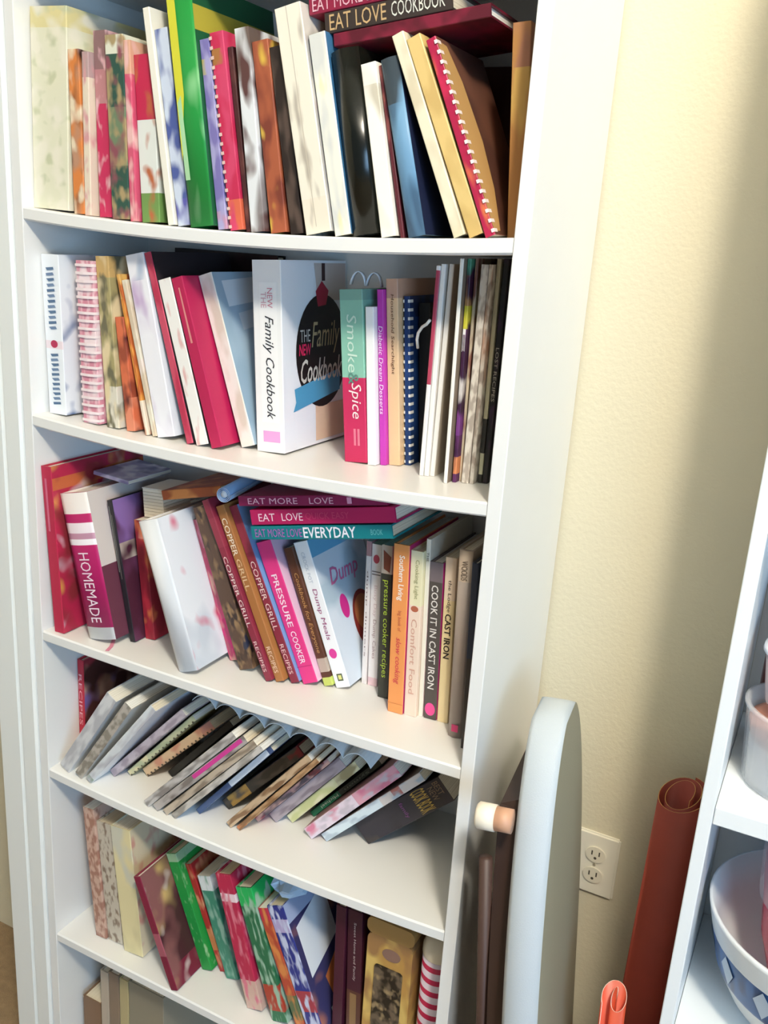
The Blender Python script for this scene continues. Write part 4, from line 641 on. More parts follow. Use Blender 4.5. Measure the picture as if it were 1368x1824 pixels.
    {'label': 'slim red and orange cookbook right of the bright green one', 's': {'base': '#b32c2c', 'bands': [(0.2, 0.4, '#c87a4a')], 'blots': [('#d9906a', 0.62, 30, 0.4)]}, 'k': 'pb', 'd': 0.17, 'name': 'cookbook', 'g': 'books leaning on the bottom shelf', 'rough': 0.45, 't': 0.0138, 'h': 0.2166, 'loc': (0.3228, 0.084, -1.2021), 'lean': -0.3863},
    {'label': 'sea green cookbook with a pale title on the bottom shelf', 's': {'base': '#3f8a70', 'bands': [(0.86, 1, '#e2e8e6')], 'blots': [('#8fb8a4', 0.62, 40, 0.35)]}, 'k': 'pb', 'd': 0.17, 'name': 'cookbook', 'g': 'books leaning on the bottom shelf', 'rough': 0.45, 't': 0.0288, 'h': 0.2058, 'loc': (0.3425, 0.077, -1.2021), 'lean': -0.3363},
    {'label': 'red cookbook with a pink title and white foot on the bottom shelf', 's': {'base': '#bc2a4e', 'bands': [(0.8, 0.86, '#f0d6dc'), (0, 0.22, '#d3b0a0')], 'blots': [('#d97a8c', 0.64, 46, 0.3)]}, 'k': 'hard', 'd': 0.18, 'name': 'cookbook', 'g': 'books leaning on the bottom shelf', 'rough': 0.45, 't': 0.0331, 'h': 0.2614, 'loc': (0.4141, 0.041, -1.2021), 'lean': -0.2833},
    {'label': 'dark green cookbook with pale lettering right of the red one', 's': {'base': '#2a6f4a', 'bands': [(0.86, 1, '#23b35c'), (0.08, 0.28, '#b0402c')], 'blots': [('#9fc0a8', 0.62, 46, 0.3)]}, 'k': 'hard', 'd': 0.18, 'name': 'cookbook', 'g': 'books leaning on the bottom shelf', 'rough': 0.45, 't': 0.0338, 'h': 0.2556, 'loc': (0.4674, 0.041, -1.2021), 'lean': -0.3339},
    {'label': 'narrow red and orange cookbook left of the blue one', 's': {'base': '#b84a34', 'bands': [(0.9, 1, '#c03048'), (0.1, 0.3, '#5a6a48')], 'blots': [('#d98a4c', 0.58, 30, 0.4)]}, 'k': 'pb', 'd': 0.18, 'name': 'cookbook', 'g': 'books leaning on the bottom shelf', 'rough': 0.45, 't': 0.0199, 'h': 0.234, 'loc': (0.5179, 0.043, -1.2021), 'lean': -0.3902},
    {'label': 'blue cookbook with white lettering and lavender top on the bottom shelf', 's': {'base': '#2a3488', 'bands': [(0.8, 0.9, '#b3a6d0'), (0.2, 0.36, '#a83a48')], 'blots': [('#c9cfe6', 0.6, 50, 0.3)]}, 'c': {'base': '#3c3a66', 'bands': [(0.86, 1, '#a9b6d6')], 'blots': [('#d98a58', 0.66, 9, 0.6)]}, 'k': 'hard', 'd': 0.18, 'dc': [('cover', [(0.08, 0.42), (0.08, 0.8), (0.62, 0.9), (0.62, 0.52)], '#e9edf2'), ('cover', [(0.3, 0.12), (0.26, 0.34), (0.5, 0.42), (0.6, 0.2)], '#cf7a44'), ('cover', [(0.2, 0.03), (0.2, 0.13), (0.7, 0.17), (0.7, 0.07)], '#e2e6e4')], 'name': 'cookbook', 'g': 'books leaning on the bottom shelf', 'rough': 0.45, 't': 0.0341, 'h': 0.2472, 'loc': (0.542, 0.044, -1.2021), 'lean': -0.3981},
    {'label': 'plain maroon hardback standing upright on the bottom shelf', 's': {'base': '#46152a', 'bands': [], 'blots': []}, 'k': 'hard', 'd': 0.18, 'name': 'cookbook', 'g': 'books leaning on the bottom shelf', 'rough': 0.45, 't': 0.0186, 'h': 0.2724, 'loc': (0.5741, 0.061, -1.2021), 'lean': -0.0179},
    {'label': 'maroon hardback with a thin silver title on the bottom shelf', 's': {'base': '#421426', 'bands': [(0.0, 0.42, '#5a3428')], 'blots': []}, 'k': 'hard', 'd': 0.18, 'tx': [{'t': 'Sweet Home and Family', 'box': (0.5, 0.92, 0.42, 0.62), 'col': '#c9b8b4'}], 'dc': [('spine', [(0.25, 0.05), (0.25, 0.4), (0.7, 0.4), (0.7, 0.05)], '#8a6a44')], 'name': 'cookbook', 'g': 'books leaning on the bottom shelf', 'rough': 0.45, 't': 0.0273, 'h': 0.2707, 'loc': (0.5997, 0.065, -1.2021), 'lean': -0.0412},
    {'label': 'teal book with pink and white letters lying flat on the third shelf row', 's': {'base': '#0f7d86', 'bands': [], 'blots': []}, 'k': 'hard', 'd': 0.17, 'tx': [{'t': 'EAT MORE LOVE', 'box': (0.62, 0.97, 0.2, 0.8), 'col': '#b064b8'}, {'t': 'EVERYDAY', 'box': (0.24, 0.61, 0.12, 0.9), 'col': '#f4f0fa', 'bold': 0.015}, {'t': 'BOOK', 'box': (0.06, 0.14, 0.3, 0.7), 'col': '#6fc0c4'}], 'name': 'cookbook', 'g': 'books lying flat on top of the third shelf row', 'rough': 0.4, 'loc': (0.6302, 0.05, -0.2861), 'lean': -1.7809, 't': 0.0208, 'h': 0.2394, 'flat': 1},
    {'label': 'magenta book lying flat between the teal and the dark raspberry ones', 's': {'base': '#b81b5c', 'bands': [], 'blots': []}, 'k': 'hard', 'd': 0.17, 'tx': [{'t': 'EAT', 'box': (0.82, 0.94, 0.25, 0.75), 'col': '#fbdde8'}, {'t': 'LOVE', 'box': (0.62, 0.77, 0.25, 0.75), 'col': '#fbdde8'}, {'t': 'QUICK EASY', 'box': (0.3, 0.6, 0.25, 0.75), 'col': '#c9406f'}], 'name': 'cookbook', 'g': 'books lying flat on top of the third shelf row', 'rough': 0.4, 'loc': (0.6335, 0.05, -0.2617), 'lean': -1.7829, 't': 0.0232, 'h': 0.2446, 'flat': 1},
    {'loc': (0.716, 0.03, 0.3596), 'lean': -1.6972121742854098, 'yaw': 0.0, 't': 0.015, 'h': 0.2046329396749213, 'd': 0.17, 'label': 'maroon book lying flat on the upright books of the upper shelf', 's': {'base': '#7c1c34', 'bands': [], 'blots': [('#5a1424', 0.55, 14, 1)]}, 'k': 'hard', 'name': 'cookbook', 'g': 'books lying flat on top of the upper shelf row', 'rough': 0.45},
    {'loc': (0.668, 0.03, 0.3692), 'lean': -1.6969091749474297, 'yaw': 0.0, 't': 0.024, 'h': 0.16934488477660023, 'd': 0.17, 'label': 'dark book with cream letters lying flat on the maroon one', 's': {'base': '#3a302c', 'bands': [], 'blots': []}, 'k': 'hard', 'name': 'cookbook', 'g': 'books lying flat on top of the upper shelf row', 'tx': [{'t': 'EAT LOVE', 'box': (0.5, 0.96, 0.12, 0.88), 'col': '#c9a878'}, {'t': 'COOKBOOK', 'box': (0.05, 0.46, 0.2, 0.88), 'col': '#dcdccf'}], 'rough': 0.45},
    {'loc': (0.64, 0.03, 0.3905), 'lean': -1.6969520396834425, 'yaw': 0.0, 't': 0.02, 'h': 0.1653137622825154, 'd': 0.17, 'label': 'red book lying flat on top of the dark lettered one', 's': {'base': '#8f1f3e', 'bands': [], 'blots': []}, 'k': 'hard', 'name': 'cookbook', 'g': 'books lying flat on top of the upper shelf row', 'tx': [{'t': 'EAT MORE LOVE', 'box': (0.3, 0.97, 0.15, 0.85), 'col': '#e0b4bc'}], 'rough': 0.45},
    {'loc': (0.618, 0.05, -0.2398), 'lean': -1.763136317987578, 'yaw': 0.0, 't': 0.0155, 'h': 0.2521497372594308, 'd': 0.17, 'label': 'dark raspberry book lying flat on top of the magenta one', 's': {'base': '#8a1550', 'bands': [], 'blots': []}, 'k': 'hard', 'name': 'cookbook', 'g': 'books lying flat on top of the third shelf row', 'tx': [{'t': 'EAT MORE', 'box': (0.58, 0.93, 0.2, 0.8), 'col': '#f0bcd2'}, {'t': 'LOVE', 'box': (0.34, 0.5, 0.2, 0.8), 'col': '#f0bcd2'}, {'t': '1', 'box': (0.22, 0.25, 0.2, 0.8), 'col': '#e0a0c0'}], 'rough': 0.45},
    {'loc': (0.312, 0.085, -0.2905), 'lean': -1.8137629202023953, 'yaw': 0.0, 't': 0.016, 'h': 0.12054044964243331, 'd': 0.15, 'label': 'rust orange booklet lying flat behind the copper grill books', 's': {'base': '#a8522c', 'bands': [], 'blots': [('#d98a4c', 0.6, 16, 0.6)]}, 'k': 'pb', 'name': 'booklet', 'rough': 0.45},
    {'loc': (0.112, 0.095, -0.311), 'lean': -1.5059522992416898, 'yaw': 0.0, 't': 0.007, 'h': 0.07716216689544171, 'd': 0.11, 'label': 'lavender grey magazine lying flat on the magenta hardback', 's': {'base': '#b9aecb', 'bands': [], 'blots': [('#e6e0ea', 0.55, 20, 0.8), ('#8a7fa0', 0.62, 16, 0.8)]}, 'k': 'mag', 'name': 'magazine', 'rough': 0.45},
    {'loc': (0.585, 0.268, 0.1213), 'lean': 0.0, 'yaw': -1.5707963267948966, 't': 0.022, 'h': 0.225, 'd': 0.165, 'label': 'dark brown book facing out behind the steeply leaning books of the upper shelf', 's': {'base': '#3a201a', 'bands': [], 'blots': []}, 'c': {'base': '#4a2a20', 'bands': [], 'blots': [('#5c3628', 0.55, 8, 0.8)]}, 'k': 'hard', 'name': 'cookbook', 'rough': 0.45},  # added book; its dark cover stands in for the shaded back of the case
    {'loc': (0.085, 0.272, -0.1986), 'lean': 0.0, 'yaw': -1.5707963267948966, 't': 0.024, 'h': 0.272, 'd': 0.21, 'label': 'dark brown book facing out behind the leaning books of the second shelf', 's': {'base': '#241615', 'bands': [], 'blots': []}, 'c': {'base': '#2c1c1a', 'bands': [], 'blots': [('#4a2a2c', 0.58, 9, 0.8)]}, 'k': 'hard', 'name': 'cookbook', 'rough': 0.45},  # dark brown slab filling the back above the leaning books
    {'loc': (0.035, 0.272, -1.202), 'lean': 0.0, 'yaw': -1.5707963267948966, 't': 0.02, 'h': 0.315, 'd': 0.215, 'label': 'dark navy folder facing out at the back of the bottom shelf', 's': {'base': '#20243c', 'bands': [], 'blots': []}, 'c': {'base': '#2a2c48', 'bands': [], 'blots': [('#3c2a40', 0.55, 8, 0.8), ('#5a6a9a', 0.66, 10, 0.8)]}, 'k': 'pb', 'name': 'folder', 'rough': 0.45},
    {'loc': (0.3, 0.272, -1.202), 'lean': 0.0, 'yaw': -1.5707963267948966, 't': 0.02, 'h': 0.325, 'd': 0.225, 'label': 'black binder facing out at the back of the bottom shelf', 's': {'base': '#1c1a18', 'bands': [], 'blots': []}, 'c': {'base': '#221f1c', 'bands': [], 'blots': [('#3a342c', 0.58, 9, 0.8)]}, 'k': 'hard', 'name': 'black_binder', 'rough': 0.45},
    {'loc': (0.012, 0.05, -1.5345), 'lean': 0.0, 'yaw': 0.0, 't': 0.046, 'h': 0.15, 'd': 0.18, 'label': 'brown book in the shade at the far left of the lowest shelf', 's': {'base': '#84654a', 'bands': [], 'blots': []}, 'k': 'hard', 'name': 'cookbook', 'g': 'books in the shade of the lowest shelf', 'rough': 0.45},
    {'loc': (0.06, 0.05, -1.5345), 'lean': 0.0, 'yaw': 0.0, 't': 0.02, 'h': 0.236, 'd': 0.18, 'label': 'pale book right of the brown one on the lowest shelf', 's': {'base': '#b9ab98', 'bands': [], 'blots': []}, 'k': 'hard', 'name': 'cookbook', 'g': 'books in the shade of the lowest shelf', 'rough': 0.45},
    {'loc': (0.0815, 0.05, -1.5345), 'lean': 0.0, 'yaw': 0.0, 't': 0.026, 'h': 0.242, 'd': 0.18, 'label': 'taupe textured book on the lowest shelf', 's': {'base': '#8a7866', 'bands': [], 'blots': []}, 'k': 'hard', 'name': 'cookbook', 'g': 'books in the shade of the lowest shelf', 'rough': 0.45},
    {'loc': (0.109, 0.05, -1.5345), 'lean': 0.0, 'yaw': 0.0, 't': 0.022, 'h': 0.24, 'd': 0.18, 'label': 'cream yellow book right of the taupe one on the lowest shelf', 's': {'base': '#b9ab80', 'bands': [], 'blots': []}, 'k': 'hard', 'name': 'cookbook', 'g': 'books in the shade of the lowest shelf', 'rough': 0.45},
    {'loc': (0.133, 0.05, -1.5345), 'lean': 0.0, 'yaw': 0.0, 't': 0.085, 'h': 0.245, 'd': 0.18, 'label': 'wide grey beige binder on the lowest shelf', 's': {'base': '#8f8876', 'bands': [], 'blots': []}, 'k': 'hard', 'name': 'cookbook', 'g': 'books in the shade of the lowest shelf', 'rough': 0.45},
]

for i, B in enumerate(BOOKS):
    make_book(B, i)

# ------------------------------------------------------------------ other things on the shelves
def prism(bm, pts, y0, y1, mi=0):
    a = [bm.verts.new((x, y0, z)) for x, z in pts]
    b = [bm.verts.new((x, y1, z)) for x, z in pts]
    n = len(pts)
    for i in range(n):
        j = (i + 1) % n
        bm.faces.new((a[i], a[j], b[j], b[i])).material_index = mi
    bm.faces.new(a).material_index = mi
    bm.faces.new(b).material_index = mi

# ------------------------------------------------------------------ wall outlet
ox, oz = 0.927, -0.853
out = tag(empty('wall_outlet', (ox, WALL_Y, oz - 0.057)), 'ivory duplex wall outlet on the beige wall right of the ironing board', 'outlet')
iv = plain('#eee8d6', 0.35)
bm = bmesh.new()
add_box(bm, -0.036, 0.036, -0.006, -0.0005, 0, 0.115)
bmesh.ops.bevel(bm, geom=[e for e in bm.edges if min(v.co.y for v in e.verts) < -0.004], offset=0.003, segments=2, affect='EDGES')
link('cover_plate', mesh('cover_plate', bm, iv), out)
for zc in (0.038, 0.077):
    bm = bmesh.new()
    pts = circle_pts(0, zc, 0.0165, 0.0145, 24)
    prism(bm, pts, -0.0085, -0.005)
    ro = link('receptacle', mesh('receptacle', bm, plain('#e6dfcb', 0.4)), out)
    for sx in (-0.006, 0.006):
        box('slot', sx - 0.0011, sx + 0.0011, -0.0088, -0.0084, zc - 0.001, zc + 0.007, plain('#4a4438', 0.6), ro)
    bm = bmesh.new()
    prism(bm, circle_pts(0, zc - 0.006, 0.0024, 0.0024, 12), -0.0088, -0.0084)
    link('ground_hole', mesh('ground_hole', bm, plain('#4a4438', 0.6)), ro)
bm = bmesh.new()
prism(bm, circle_pts(0, 0.0575, 0.0025, 0.0025, 12), -0.0078, -0.005)
link('screw', mesh('screw', bm, plain('#cfc6b0', 0.3, metallic=0.6)), out)

# ------------------------------------------------------------------ ironing board on end beside the bookcase
ib = tag(empty('ironing_board', (1.0143, -0.10, FLOOR), (0, R(-4.6), R(5.9))), 'grey padded ironing board standing on end between the bookcase and the wall', 'ironing board')
L_, hw, th = 1.158, 0.172, 0.046
outl = []
for i in range(40):
    s = 0.62 * i / 9 if i < 10 else 0.62 + 0.38 * math.sin(math.pi / 2 * (i - 9) / 30)
    if s < 0.62:
        w_ = hw
    else:
        u = (s - 0.62) / 0.38
        w_ = hw * math.sqrt(max(0.0, 1 - u ** 1.9))
    outl.append((s * L_, w_))
pts2 = [(hw - w_, z) for z, w_ in outl] + [(hw + w_, z) for z, w_ in reversed(outl[:-1])]
bm = bmesh.new()
def ring_at(x, ins):
    cy = hw
    res = []
    for y, z in pts2:
        f = 1 - ins / hw
        res.append(bm.verts.new((x, cy + (y - cy) * f, min(max(z, ins), L_ - ins))))
    return res
secs = [ring_at(-th, 0.010), ring_at(-th + 0.006, 0.002), ring_at(-th * .5, 0), ring_at(-0.008, 0.002), ring_at(0.0, 0.010)]
for q, (a, b) in enumerate(zip(secs, secs[1:])):
    for i in range(len(a)):
        j = (i + 1) % len(a)
        bm.faces.new((a[i], a[j], b[j], b[i])).material_index = 0
bm.faces.new(secs[0]).material_index = 0
bm.faces.new(secs[-1]).material_index = 1
pad = link('padded_cover', mesh('padded_cover', bm, [plain('#bcc4c9', 0.55, bump=0.2, bscale=500), plain('#9a957f', 0.8, bump=0.2, bscale=500)]), ib)  # olive face, blue-grey sides: wall bounce and daylight put into the colours
for f in pad.data.polygons:
    f.use_smooth = f.material_index == 0 and len(f.vertices) == 4
# dark brown panel in the board's outline, on its bookcase side
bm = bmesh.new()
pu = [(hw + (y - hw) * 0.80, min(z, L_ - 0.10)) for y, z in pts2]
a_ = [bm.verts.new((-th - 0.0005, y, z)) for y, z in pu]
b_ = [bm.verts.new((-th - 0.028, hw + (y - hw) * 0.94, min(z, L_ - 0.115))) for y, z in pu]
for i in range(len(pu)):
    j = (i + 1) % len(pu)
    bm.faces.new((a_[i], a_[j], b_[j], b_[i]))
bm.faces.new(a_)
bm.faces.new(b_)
link('dark_panel', mesh('dark_panel', bm, plain('#3a2822', 0.6)), ib)
tan_m = plain('#c99a7c', 0.45)
for yy in (0.06, 0.28):
    tube('leg', [(-th - 0.038, yy, 0.10), (-th - 0.038, yy, 0.98)], 0.009, plain('#4a342c', 0.5), ib)
foot = tube('foot_bar', [(-th - 0.001, 0.045, 1.051), (-th - 0.022, 0.045, 1.051)], 0.0155, tan_m, ib, n=16)
tube('rubber_cap', [(-th - 0.0222, 0.045, 1.051), (-th - 0.044, 0.045, 1.051), (-th - 0.047, 0.045, 1.051)], [0.0172, 0.0172, 0.014], plain('#efe4d0', 0.5), foot, n=16)

# ------------------------------------------------------------------ roll of red paper in the corner
def axis_roll(name, base, top, r, m_out, m_in, label, cat, turns=2.3):
    a, b = Vector(base), Vector(top)   # foot and head of the roll
    L = (b - a).length
    q = (b - a).to_track_quat('Z', 'Y')
    root = empty(name, a, q.to_euler())
    tag(root, label, cat)
    bm = bmesh.new()
    N = int(30 * turns)
    lo, hi = [], []
    for i in range(N + 1):
        ang = 2 * math.pi * turns * i / N + 2.6
        rr = r - 0.022 * (1 - i / N)
        z1 = L - 0.03 * (0.5 + 0.5 * math.cos(ang - 1.2))
        lo.append(bm.verts.new((rr * math.cos(ang), rr * math.sin(ang), 0)))
        hi.append(bm.verts.new((rr * math.cos(ang), rr * math.sin(ang), z1)))
    for i in range(N):
        bm.faces.new((lo[i], lo[i + 1], hi[i + 1], hi[i]))
    o = link('paper_sheet', mesh('paper_sheet', bm, m_out, True), root)
    sol = o.modifiers.new('thick', 'SOLIDIFY')
    sol.thickness = 0.0009
    sol.material_offset_rim = 1
    sol.offset = -1
    o.data.materials.append(m_in)
    return root

red_m = plain('#9c3c2c', 0.55, noise=0.08, nscale=30)
axis_roll('paper_roll', (1.0395, 0.150, FLOOR + 0.004), (1.0465, 0.222, -0.625), 0.0385, red_m, plain('#cf9f58', 0.6), 'tall roll of brick red paper leaning in the corner by the white shelving unit', 'paper roll')
axis_roll('gift_wrap_roll', (1.056, 0.02, FLOOR + 0.003), (1.020, 0.075, -0.885), 0.022, plain('#d8583a', 0.4), plain('#f0dccc', 0.5), 'short orange red roll in a clear sleeve standing before the tall red roll', 'paper roll', 1.6)

# ------------------------------------------------------------------ white shelving unit at the right
UX, UF, UB = 1.087, 0.0, 0.284
unit = tag(empty('shelving_unit', (UX, UF, FLOOR)), 'white shelving unit at the right edge holding bowls and clear tubs', 'shelf unit')
u_m = plain('#eef1f1', 0.32)
def upart(name, x0, x1, y0, y1, z0, z1, bev=0.0015):
    o = box(name, x0, x1, y0, y1, z0, z1, u_m, unit, bev)
    o.location = (-UX, -UF, -FLOOR)
    return o
UW = 0.76
upart('side_panel', UX, UX + 0.0165, UF, UB, FLOOR, 0.62)
upart('side_panel', UX + UW - 0.0165, UX + UW, UF, UB, FLOOR, 0.62)
upart('back_panel', UX + 0.017, UX + UW - 0.017, UB - 0.006, UB, FLOOR + 0.001, 0.619, 0)
UZ = [0.62, 0.22, -0.15, -0.512, -0.865, -1.22, -1.54]
for i, z in enumerate(UZ):
    upart('top_board' if i == 0 else 'shelf', UX + 0.017, UX + UW - 0.017, UF + 0.0005, UB - 0.0065, z - 0.024, z)

# blue and white bowl with a red bowl inside it, lower compartment
bx, by, bz = 1.262, 0.122, -0.8645
bowl = tag(empty('serving_bowl', (bx, by, bz)), 'wide white bowl with a blue leaf band on the lower shelf of the white unit', 'bowl')
wh = plain('#e8edef', 0.25)
blue = print_mat(dict(base='#2a62a4', bands=[], blots=[('#1d4478', .6, 20, .4)]), 0.1, 0.3)
lathe('bowl_body', [(0, 0.004, 0), (0.070, 0.0, 0), (0.075, 0.006, 0), (0.108, 0.040, 0), (0.128, 0.075, 0), (0.130, 0.080, 1), (0.142, 0.128, 1), (0.143, 0.132, 0), (0.150, 0.160, 0), (0.151, 0.166, 0), (0.147, 0.167, 0), (0.134, 0.122, 0), (0.112, 0.065, 0), (0.06, 0.018, 0), (0, 0.012, 0)], None, bowl, 56, mats=[wh, blue])
leaf_m = plain('#c3d3e4', 0.35)
for a in range(14):
    ang = 2 * math.pi * a / 14 + 0.2
    bm = bmesh.new()
    pr = [(0.1305, 0.082), (0.1365, 0.106), (0.1418, 0.127)]
    vs_ = []
    for (r_, z_), wd in zip(pr, (0.001, 0.10, 0.002)):
        vs_.append([bm.verts.new(((r_ + .0014) * math.cos(ang + s * wd), (r_ + .0014) * math.sin(ang + s * wd), z_)) for s in (-1, 1)])
    for p_, q_ in zip(vs_, vs_[1:]):
        bm.faces.new((p_[0], p_[1], q_[1], q_[0]))
    link('leaf_motif', mesh('leaf_motif', bm, leaf_m), bowl)
red = tag(empty('mixing_bowl', (bx, by, bz + 0.0500)), 'crimson bowl wrapped in clear plastic sitting inside the blue and white bowl', 'bowl')
lathe('bowl_body', [(0, 0.002), (0.045, 0.0), (0.062, 0.02), (0.080, 0.08), (0.090, 0.17), (0.092, 0.195), (0.088, 0.195), (0.080, 0.13), (0.055, 0.02), (0, 0.008)], plain('#c01d4c', 0.25), red, 40)
lathe('plastic_wrap', [(0.0925, 0.14), (0.0965, 0.197), (0.092, 0.208), (0.050, 0.212), (0, 0.206)], clear_mat('#f2e6ea', 0.1, 0.35), red, 40)

# clear tubs on the shelf above
sz = -0.5115
tub = tag(empty('plastic_tub', (1.182, 0.105, sz)), 'clear round plastic tub with a peach layer on the upper shelf of the white unit', 'tub')
lathe('tub_wall', [(0, 0.002), (0.058, 0.0), (0.062, 0.004), (0.070, 0.100), (0.073, 0.102), (0.073, 0.106), (0.068, 0.106), (0.060, 0.006), (0, 0.005)], clear_mat('#f2f4f6', 0.06, 0.4), tub, 36)
lathe('contents', [(0, 0.007), (0.057, 0.007), (0.0605, 0.055), (0.058, 0.060), (0, 0.062)], plain('#e9e6e6', 0.7, noise=0.15, nscale=60), tub, 30)
lathe('peach_layer', [(0.0, 0.0635), (0.0605, 0.0625), (0.0645, 0.082), (0.05, 0.09), (0, 0.086)], plain('#e8a488', 0.6, noise=0.2, nscale=50), tub, 30)
cup = tag(empty('plastic_cup', (1.182, 0.105, sz + 0.1075)), 'small cloudy plastic cup with a lid stacked on the clear tub', 'cup')
lathe('cup_wall', [(0, 0.002), (0.050, 0.0), (0.052, 0.004), (0.060, 0.066), (0.057, 0.066), (0.049, 0.006), (0, 0.005)], clear_mat('#f0dcd8', 0.1, 0.55), cup, 32)
lathe('lid', [(0, 0.078), (0.052, 0.077), (0.0625, 0.073), (0.0635, 0.067), (0.061, 0.0665), (0, 0.0665)], plain('#f0f0f2', 0.3), cup, 32)
jar = tag(empty('spice_jar', (1.150, 0.215, sz)), 'reddish brown jar standing behind the clear tub', 'jar')
lathe('jar_body', [(0, 0.001), (0.028, 0.0), (0.030, 0.006), (0.030, 0.20), (0.024, 0.215), (0, 0.216)], plain('#8a4a3c', 0.3), jar, 28)
lathe('lid', [(0, 0.2165), (0.0255, 0.2165), (0.0265, 0.222), (0.0265, 0.246), (0.024, 0.249), (0, 0.249)], plain('#b09a84', 0.4), jar, 28)

# ------------------------------------------------------------------ loose things among the books
# rolled pale blue magazine lying on the copper grill books
rb = tag(empty('rolled_magazine', (0.341, 0.05, -0.2755), (0, 0, R(11))), 'rolled pale blue magazine lying on the maroon and tan copper grill books', 'magazine')
bm = bmesh.new()
N_ = 60
a_, b_ = [], []
for i in range(N_ + 1):
    an = 2 * math.pi * 3 * i / N_
    r_ = 0.006 + 0.0065 * i / N_
    a_.append(bm.verts.new((r_ * math.cos(an), 0.0, r_ * math.sin(an))))
    b_.append(bm.verts.new((r_ * math.cos(an), 0.17, r_ * math.sin(an))))
for i in range(N_):
    bm.faces.new((a_[i], a_[i + 1], b_[i + 1], b_[i]))
o = link('rolled_sheet', mesh('rolled_sheet', bm, plain('#8fb4dc', 0.4), True), rb)
sm = o.modifiers.new('thick', 'SOLIDIFY')
sm.thickness = 0.0006
o.data.materials.append(plain('#eef2f6', 0.6))
sm.material_offset_rim = 1
tube('paper_core', [(0, 0.001, 0), (0, 0.169, 0)], 0.0055, plain('#f0f2f4', 0.7), rb)

# scalloped plastic strip lying along the tops of the leaning booklets
ss = tag(empty('scalloped_strip', (0.285, 0.048, -0.6385), (0, R(2.2), 0)), 'pale blue scalloped plastic strip lying along the tops of the leaning booklets', 'plastic strip')
sc_m = plain('#dde9f1', 0.25)
for q in range(7):
    bm = bmesh.new()
    rows = []
    for i in range(11):
        u = i / 10
        x = q * 0.048 + u * 0.048
        z = 0.016 * math.sin(math.pi * u) ** 0.8
        rows.append([bm.verts.new((x, 0.0, z)), bm.verts.new((x, 0.035, z + 0.004)), bm.verts.new((x, 0.035, z + 0.0025)), bm.verts.new((x, 0.0, z - 0.0015))])
    for p_, n_ in zip(rows, rows[1:]):
        for k in range(4):
            bm.faces.new((p_[k], p_[(k + 1) % 4], n_[(k + 1) % 4], n_[k]))
    bm.faces.new(rows[0])
    bm.faces.new(rows[-1])
    link('scallop', mesh('scallop', bm, sc_m, False), ss)

# note block standing on the narrow red spine
nb = tag(empty('note_block', (0.142, 0.10, -0.3615), (0, R(-4), 0)), 'block of cream note slips standing on the narrow red book', 'note block')
bm = bmesh.new()
for i in range(9):
    add_box(bm, 0.0, 0.042, 0.0, 0.07, i * 0.0055, i * 0.0055 + 0.0049)
link('slips', mesh('slips', bm, plain('#efe6d0', 0.8)), nb)
box('cover_slip', -0.0008, 0.0428, -0.0004, 0.0705, 0.0495, 0.0507, plain('#f4efe4', 0.7), nb)

# pink ribbon bookmark trailing on the third shelf
bm = bmesh.new()
pa = [(0.108, 0.056), (0.122, 0.036), (0.131, 0.022), (0.137, 0.006)]
v_ = []
for x, y in pa:
    zz = SHELF_Z[2] - 4 * SAG[2] * (x / W) * (1 - x / W) + 0.0006
    v_.append([bm.verts.new((x, y, zz)), bm.verts.new((x + 0.0055, y + 0.003, zz))])
for p_, n_ in zip(v_, v_[1:]):
    bm.faces.new((p_[0], p_[1], n_[1], n_[0]))
o = link('ribbon_bookmark', mesh('ribbon_bookmark', bm, plain('#d98aa0', 0.5)))
o.modifiers.new('thick', 'SOLIDIFY').thickness = 0.0005
tag(o, 'pink ribbon bookmark trailing over the shelf from the magenta hardback', 'bookmark')

# white cord sticking out of the pale magazines
o = tube('white_cord', [(0.612, 0.125, -0.030), (0.613, 0.118, -0.018), (0.617, 0.112, -0.008), (0.625, 0.106, 0.001), (0.634, 0.100, 0.006), (0.6400, 0.096, 0.012)], 0.0021, plain('#dfe0da', 0.4))
tag(o, 'curved white cord poking out left of the pale magazines on the second shelf', 'cord')

# curled white plastic strip standing on the smoke and spice book
cw = tag(empty('curled_strip', (0.492, 0.16, 0.0385)), 'curled white plastic strip on top of the teal and raspberry book', 'plastic strip')
for dx in (0.0, 0.026):
    bm = bmesh.new()
    v_ = []
    for i in range(9):
        an = R(170 - i * 20)
        x, z = dx + 0.013 * math.cos(an), 0.002 + 0.024 * max(0.0, math.sin(an))
        v_.append([bm.verts.new((x, 0.0, z)), bm.verts.new((x, 0.008, z))])
    for p_, n_ in zip(v_, v_[1:]):
        bm.faces.new((p_[0], p_[1], n_[1], n_[0]))
    o = link('curl', mesh('curl', bm, plain('#eef0f4', 0.3), True), cw)
    o.modifiers.new('thick', 'SOLIDIFY').thickness = 0.001

# gold tin and striped canister at the right end of the bottom shelf
ZB = SHELF_Z[4] + 0.0005
def round_rect(x0, x1, z0, z1, r, n=6):
    pts = []
    for cx, cz, a0 in ((x1 - r, z1 - r, 0), (x0 + r, z1 - r, 90), (x0 + r, z0 + r, 180), (x1 - r, z0 + r, 270)):
        for i in range(n + 1):
            a = R(a0 + 90 * i / n)
            pts.append((cx + r * math.cos(a), cz + r * math.sin(a)))
    return pts
tin = tag(empty('gold_tin', (0.6325, 0.055, ZB)), 'gold tin with a dark picture panel standing at the right of the bottom shelf', 'tin')
gold = print_mat(dict(base='#b98f4e', bands=[(.86, 1, '#8f6c48')], blots=[('#d9b86a', .55, 10, .6), ('#a0784c', .6, 14, .6)]), 0.285, 0.3)
bm = bmesh.new()
prism(bm, round_rect(0, 0.080, 0, 0.255, 0.012), 0.0, 0.13)
link('tin_body', mesh('tin_body', bm, gold), tin)
bm = bmesh.new()
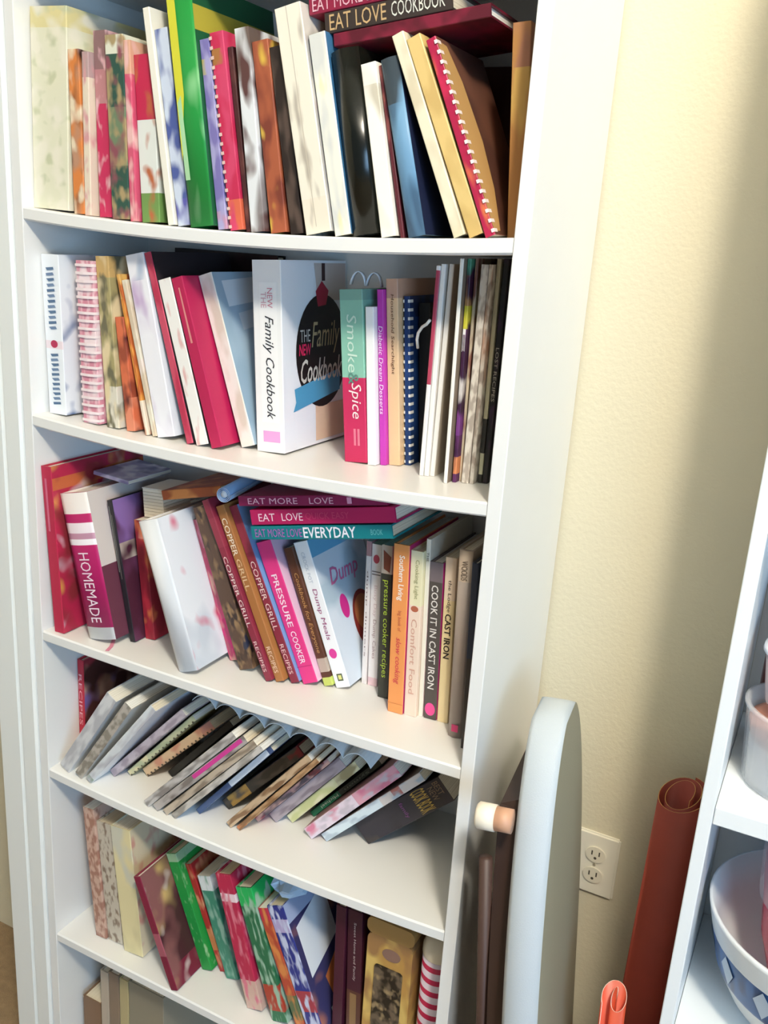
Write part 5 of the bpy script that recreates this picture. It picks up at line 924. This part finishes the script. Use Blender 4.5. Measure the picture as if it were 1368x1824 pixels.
prism(bm, round_rect(-0.0015, 0.0815, 0.2555, 0.285, 0.011), -0.0015, 0.1315)
link('lid', mesh('lid', bm, plain('#a57f4a', 0.3)), tin)
bm = bmesh.new()
prism(bm, round_rect(0.016, 0.066, 0.02, 0.20, 0.006), -0.002, -0.0002)
link('picture_panel', mesh('picture_panel', bm, print_mat(dict(base='#241c14', bands=[(0, .3, '#6a5434')], blots=[('#6a5a48', .6, 26, .8), ('#9a8460', .68, 30, .8)]), 0.2, 0.4)), tin)
bm = bmesh.new()
prism(bm, circle_pts(0.044, 0.226, 0.016, 0.011), -0.0015, -0.0002)
link('medallion', mesh('medallion', bm, plain('#8a6a5c', 0.4)), tin)

can = tag(empty('striped_canister', (0.7475, 0.080, ZB)), 'red and white striped canister with a cream domed lid against the right panel', 'canister')
stripes = [(i / 11, i / 11 + 0.04, '#b8204c') for i in range(0, 11)]
lathe('canister_body', [(0, 0), (0.0255, 0), (0.0265, 0.002), (0.0265, 0.245), (0, 0.246)], None, can, 32, mats=[print_mat(dict(base='#ded2e2', bands=stripes, blots=[]), 0.25, 0.35)])
lathe('lid', [(0.0268, 0.2465), (0.0275, 0.250), (0.0272, 0.262), (0.022, 0.277), (0.012, 0.285), (0, 0.287)], plain('#e6e0d0', 0.35), can, 32)

# crumpled bags stuffed over the bottom row
def crumple(name, loc, size, hexc, seed, label):
    random.seed(seed)
    bm = bmesh.new()
    bmesh.ops.create_icosphere(bm, subdivisions=3, radius=1)
    for v in bm.verts:
        k = 1 + 0.22 * math.sin(v.co.x * 5 + seed) * math.cos(v.co.y * 6 + seed) + random.uniform(-0.12, 0.12)
        v.co = Vector((v.co.x * size[0] * k, v.co.y * size[1] * k, max(v.co.z * k, -0.55) * size[2]))
    o = link(name, mesh(name, bm, plain(hexc, 0.25)), None, loc)
    tag(o, label, 'plastic bag')
crumple('plastic_bag', (0.468, 0.10, -0.940), (0.036, 0.05, 0.022), '#b9d3ea', 3, 'crumpled pale blue plastic bag on top of the blue bottom shelf cookbook')
crumple('plastic_bag', (0.336, 0.13, -0.985), (0.030, 0.05, 0.018), '#dfe8ec', 5, 'crumpled white plastic bag on top of the sea green cookbook')
